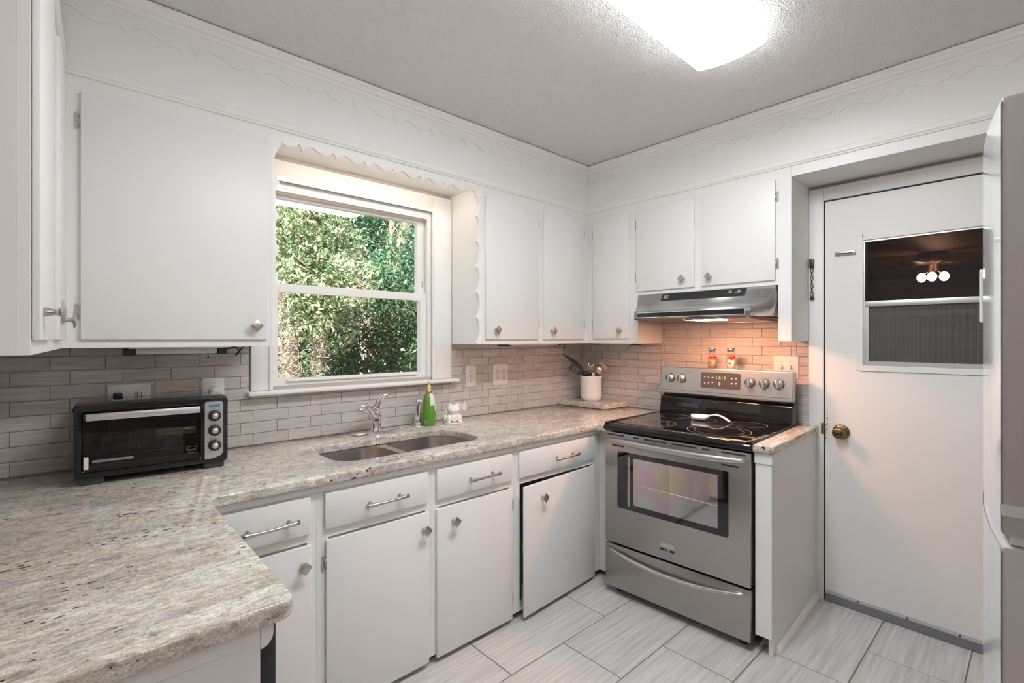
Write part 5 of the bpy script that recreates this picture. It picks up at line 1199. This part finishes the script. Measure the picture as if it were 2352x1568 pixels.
# ------------------------------------------------------------------ garden seen through the window
struct('ground', MB().box(-25, 30, YW + 0.16, 45, -0.7, -0.5), 'ground', label='leaf strewn ground outside the window')
def leaves_mesh(P, size, up=0.3, ratio=0.42, name='leaves'):
    n = len(P); P = np.asarray(P)
    d = rng.normal(size=(n, 3)); d[:, 2] += up; d /= np.linalg.norm(d, axis=1)[:, None]
    a = rng.normal(size=(n, 3)); a -= (a * d).sum(1)[:, None] * d; a /= np.linalg.norm(a, axis=1)[:, None]
    b = np.cross(d, a); L = size * rng.uniform(0.6, 1.3, n)[:, None]; Wd = L * ratio
    v = np.stack([P - a * L / 2, P + b * Wd / 2 - d * L * 0.05, P + a * L / 2, P - b * Wd / 2 - d * L * 0.05], 1).reshape(-1, 3)
    me = bpy.data.meshes.new(name); me.vertices.add(4 * n); me.vertices.foreach_set('co', v.ravel())
    me.loops.add(4 * n); me.loops.foreach_set('vertex_index', np.arange(4 * n)); me.polygons.add(n)
    me.polygons.foreach_set('loop_start', np.arange(n) * 4); me.update(calc_edges=True); return me
def blob_points(blobs, dens):
    out = []
    for (x, y, z, r) in blobs:
        n = int(dens * r ** 2.2); u = rng.normal(size=(n, 3)); u /= np.linalg.norm(u, axis=1)[:, None]
        rr = r * rng.uniform(0.35, 1.0, n)[:, None] ** 0.5
        out.append(np.array((x, y, z)) + u * rr * np.array((1, 1, 0.85)))
    return np.vstack(out)
def at(px, py, F):     # point seen at a pixel of the photograph, at a chosen distance (used to lay out the garden)
    r = (px - 1176) / 1122; cth, sth = math.cos(R(47.5)), math.sin(R(47.5))
    return (F * (cth + r * sth), F * (sth - r * cth), H + F * (778 - py) / 1122)
def tree(name, label, blobs, dens, size, mat, trunk=None, bark='bark', cat='tree', extra=()):
    x = sum(b[0] for b in blobs) / len(blobs); y = sum(b[1] for b in blobs) / len(blobs)
    t = thing(name, label, cat, (x, y, -0.5), local=False, group='trees and shrubs outside the window')
    for pts, rad in (trunk or ()): build('trunk', MB().tube(pts, rad, 12), bark, t)
    # short twigs inside the crown carry the leaf clusters
    tw = MB()
    for b in blobs:
        for q in range(3):
            e = rng.normal(size=3); e /= np.linalg.norm(e); tw.tube([(b[0], b[1], b[2] - b[3] * 0.3), (b[0] + e[0] * b[3] * 0.8, b[1] + e[1] * b[3] * 0.8, b[2] + abs(e[2]) * b[3] * 0.7)], [0.012, 0.004], 5)
    build('branches', tw, bark, t)
    me = leaves_mesh(blob_points(blobs, dens) - np.array((x, y, -0.5)), size); o = link('foliage', me, mat, t); o['kind'] = 'stuff'
    for nm, m2, pts, sz in extra:
        me = leaves_mesh(pts - np.array((x, y, -0.5)), sz, -0.5, 0.12); o = link(nm, me, m2, t); o['kind'] = 'stuff'
    return t
def rb(px, py, F, r): return (*at(px, py, F), r)
bl1 = [rb(px, py, 4.9 + 0.5 * (i % 3), 0.34) for i, (px, py) in enumerate([(620, 500), (665, 520), (705, 545), (740, 500), (690, 585), (650, 600), (730, 610), (770, 560), (600, 560), (640, 660), (690, 650), (755, 640), (800, 645), (745, 700), (790, 700), (700, 720), (650, 740), (770, 760), (715, 480), (640, 470)])]
mossp = np.vstack([np.array(at(px, py, F))[None, :] + rng.normal(size=(n, 3)) * np.array((0.05, 0.05, 0.15)) for px, py, F, n in ((655, 815, 4.6, 700), (668, 850, 4.6, 500), (730, 815, 4.9, 700), (640, 690, 4.7, 500), (650, 720, 4.7, 400))])
tree('broadleaf_tree', 'sunlit bright green broadleaf tree at the left of the window', bl1, 6500, 0.068, 'leaf_sunlit',
     [([at(640, 1300, 5.4), at(660, 900, 5.4), at(700, 700, 5.4), at(690, 480, 5.4)], [0.06, 0.05, 0.04, 0.02])], extra=[('hanging_moss', 'moss', mossp, 0.05)])
bl2 = [rb(px, py, 9.5 + 0.7 * (i % 3), 0.75) for i, (px, py) in enumerate([(800, 520), (850, 540), (830, 590), (880, 600), (800, 600), (870, 510), (900, 650), (850, 660), (920, 700), (790, 480), (840, 470), (900, 480), (760, 440), (880, 430), (800, 410), (720, 400), (680, 430), (640, 400)])]
mossb = np.vstack([np.array(at(px, py, 9.0))[None, :] + rng.normal(size=(n, 3)) * np.array((0.10, 0.10, s)) for px, py, n, s in ((822, 680, 900, 0.45), (840, 730, 500, 0.3), (905, 540, 350, 0.4), (917, 690, 260, 0.35))])
tree('oak_tree', 'blue green oak with hanging moss in the middle of the window', bl2, 3200, 0.085, 'leaf_mid',
     [([at(850, 1050, 10), at(845, 800, 10), at(835, 650, 10), at(840, 480, 10)], [0.20, 0.18, 0.15, 0.1])], 'pale_bark', extra=[('hanging_moss', 'moss', mossb, 0.11)])
bl3 = [rb(px, py, 8.0 + 0.5 * (i % 2), 0.5) for i, (px, py) in enumerate([(935, 640), (960, 600), (905, 620), (950, 560), (985, 640), (930, 690), (900, 680), (975, 700), (990, 560)])]
tree('leaning_tree', 'tree with a dark leaning trunk at the right of the window', bl3, 3200, 0.08, 'leaf_mid',
     [([at(905, 1000, 8.4), at(912, 640, 8.4), at(925, 560, 8.4), at(945, 480, 8.4), at(965, 400, 8.4)], [0.16, 0.13, 0.12, 0.11, 0.09]), ([at(898, 1000, 9), at(900, 560, 9), at(902, 400, 9)], [0.08, 0.06, 0.05])])
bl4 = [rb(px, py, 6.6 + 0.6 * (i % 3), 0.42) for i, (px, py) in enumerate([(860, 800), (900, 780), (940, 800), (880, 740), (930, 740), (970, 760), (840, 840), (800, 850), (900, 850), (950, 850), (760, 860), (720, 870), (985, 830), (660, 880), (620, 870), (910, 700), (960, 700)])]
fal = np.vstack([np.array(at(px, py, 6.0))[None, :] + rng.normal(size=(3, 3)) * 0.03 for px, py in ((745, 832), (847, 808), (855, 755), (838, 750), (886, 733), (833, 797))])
tree('shrub', 'dark shady shrub along the bottom of the window', bl4, 4200, 0.075, 'leaf_shaded', [([at(830, 1100, 7.2), at(835, 900, 7.2), at(850, 780, 7.2)], [0.05, 0.04, 0.02])], cat='shrub', extra=[('yellow_leaves', 'fallen', fal, 0.10)])
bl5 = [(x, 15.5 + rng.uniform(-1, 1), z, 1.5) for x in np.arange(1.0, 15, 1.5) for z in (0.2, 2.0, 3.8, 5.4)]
tree('hedge', 'deep green woodland backdrop far behind the garden', bl5, 620, 0.22, 'leaf_shaded', cat='hedge')
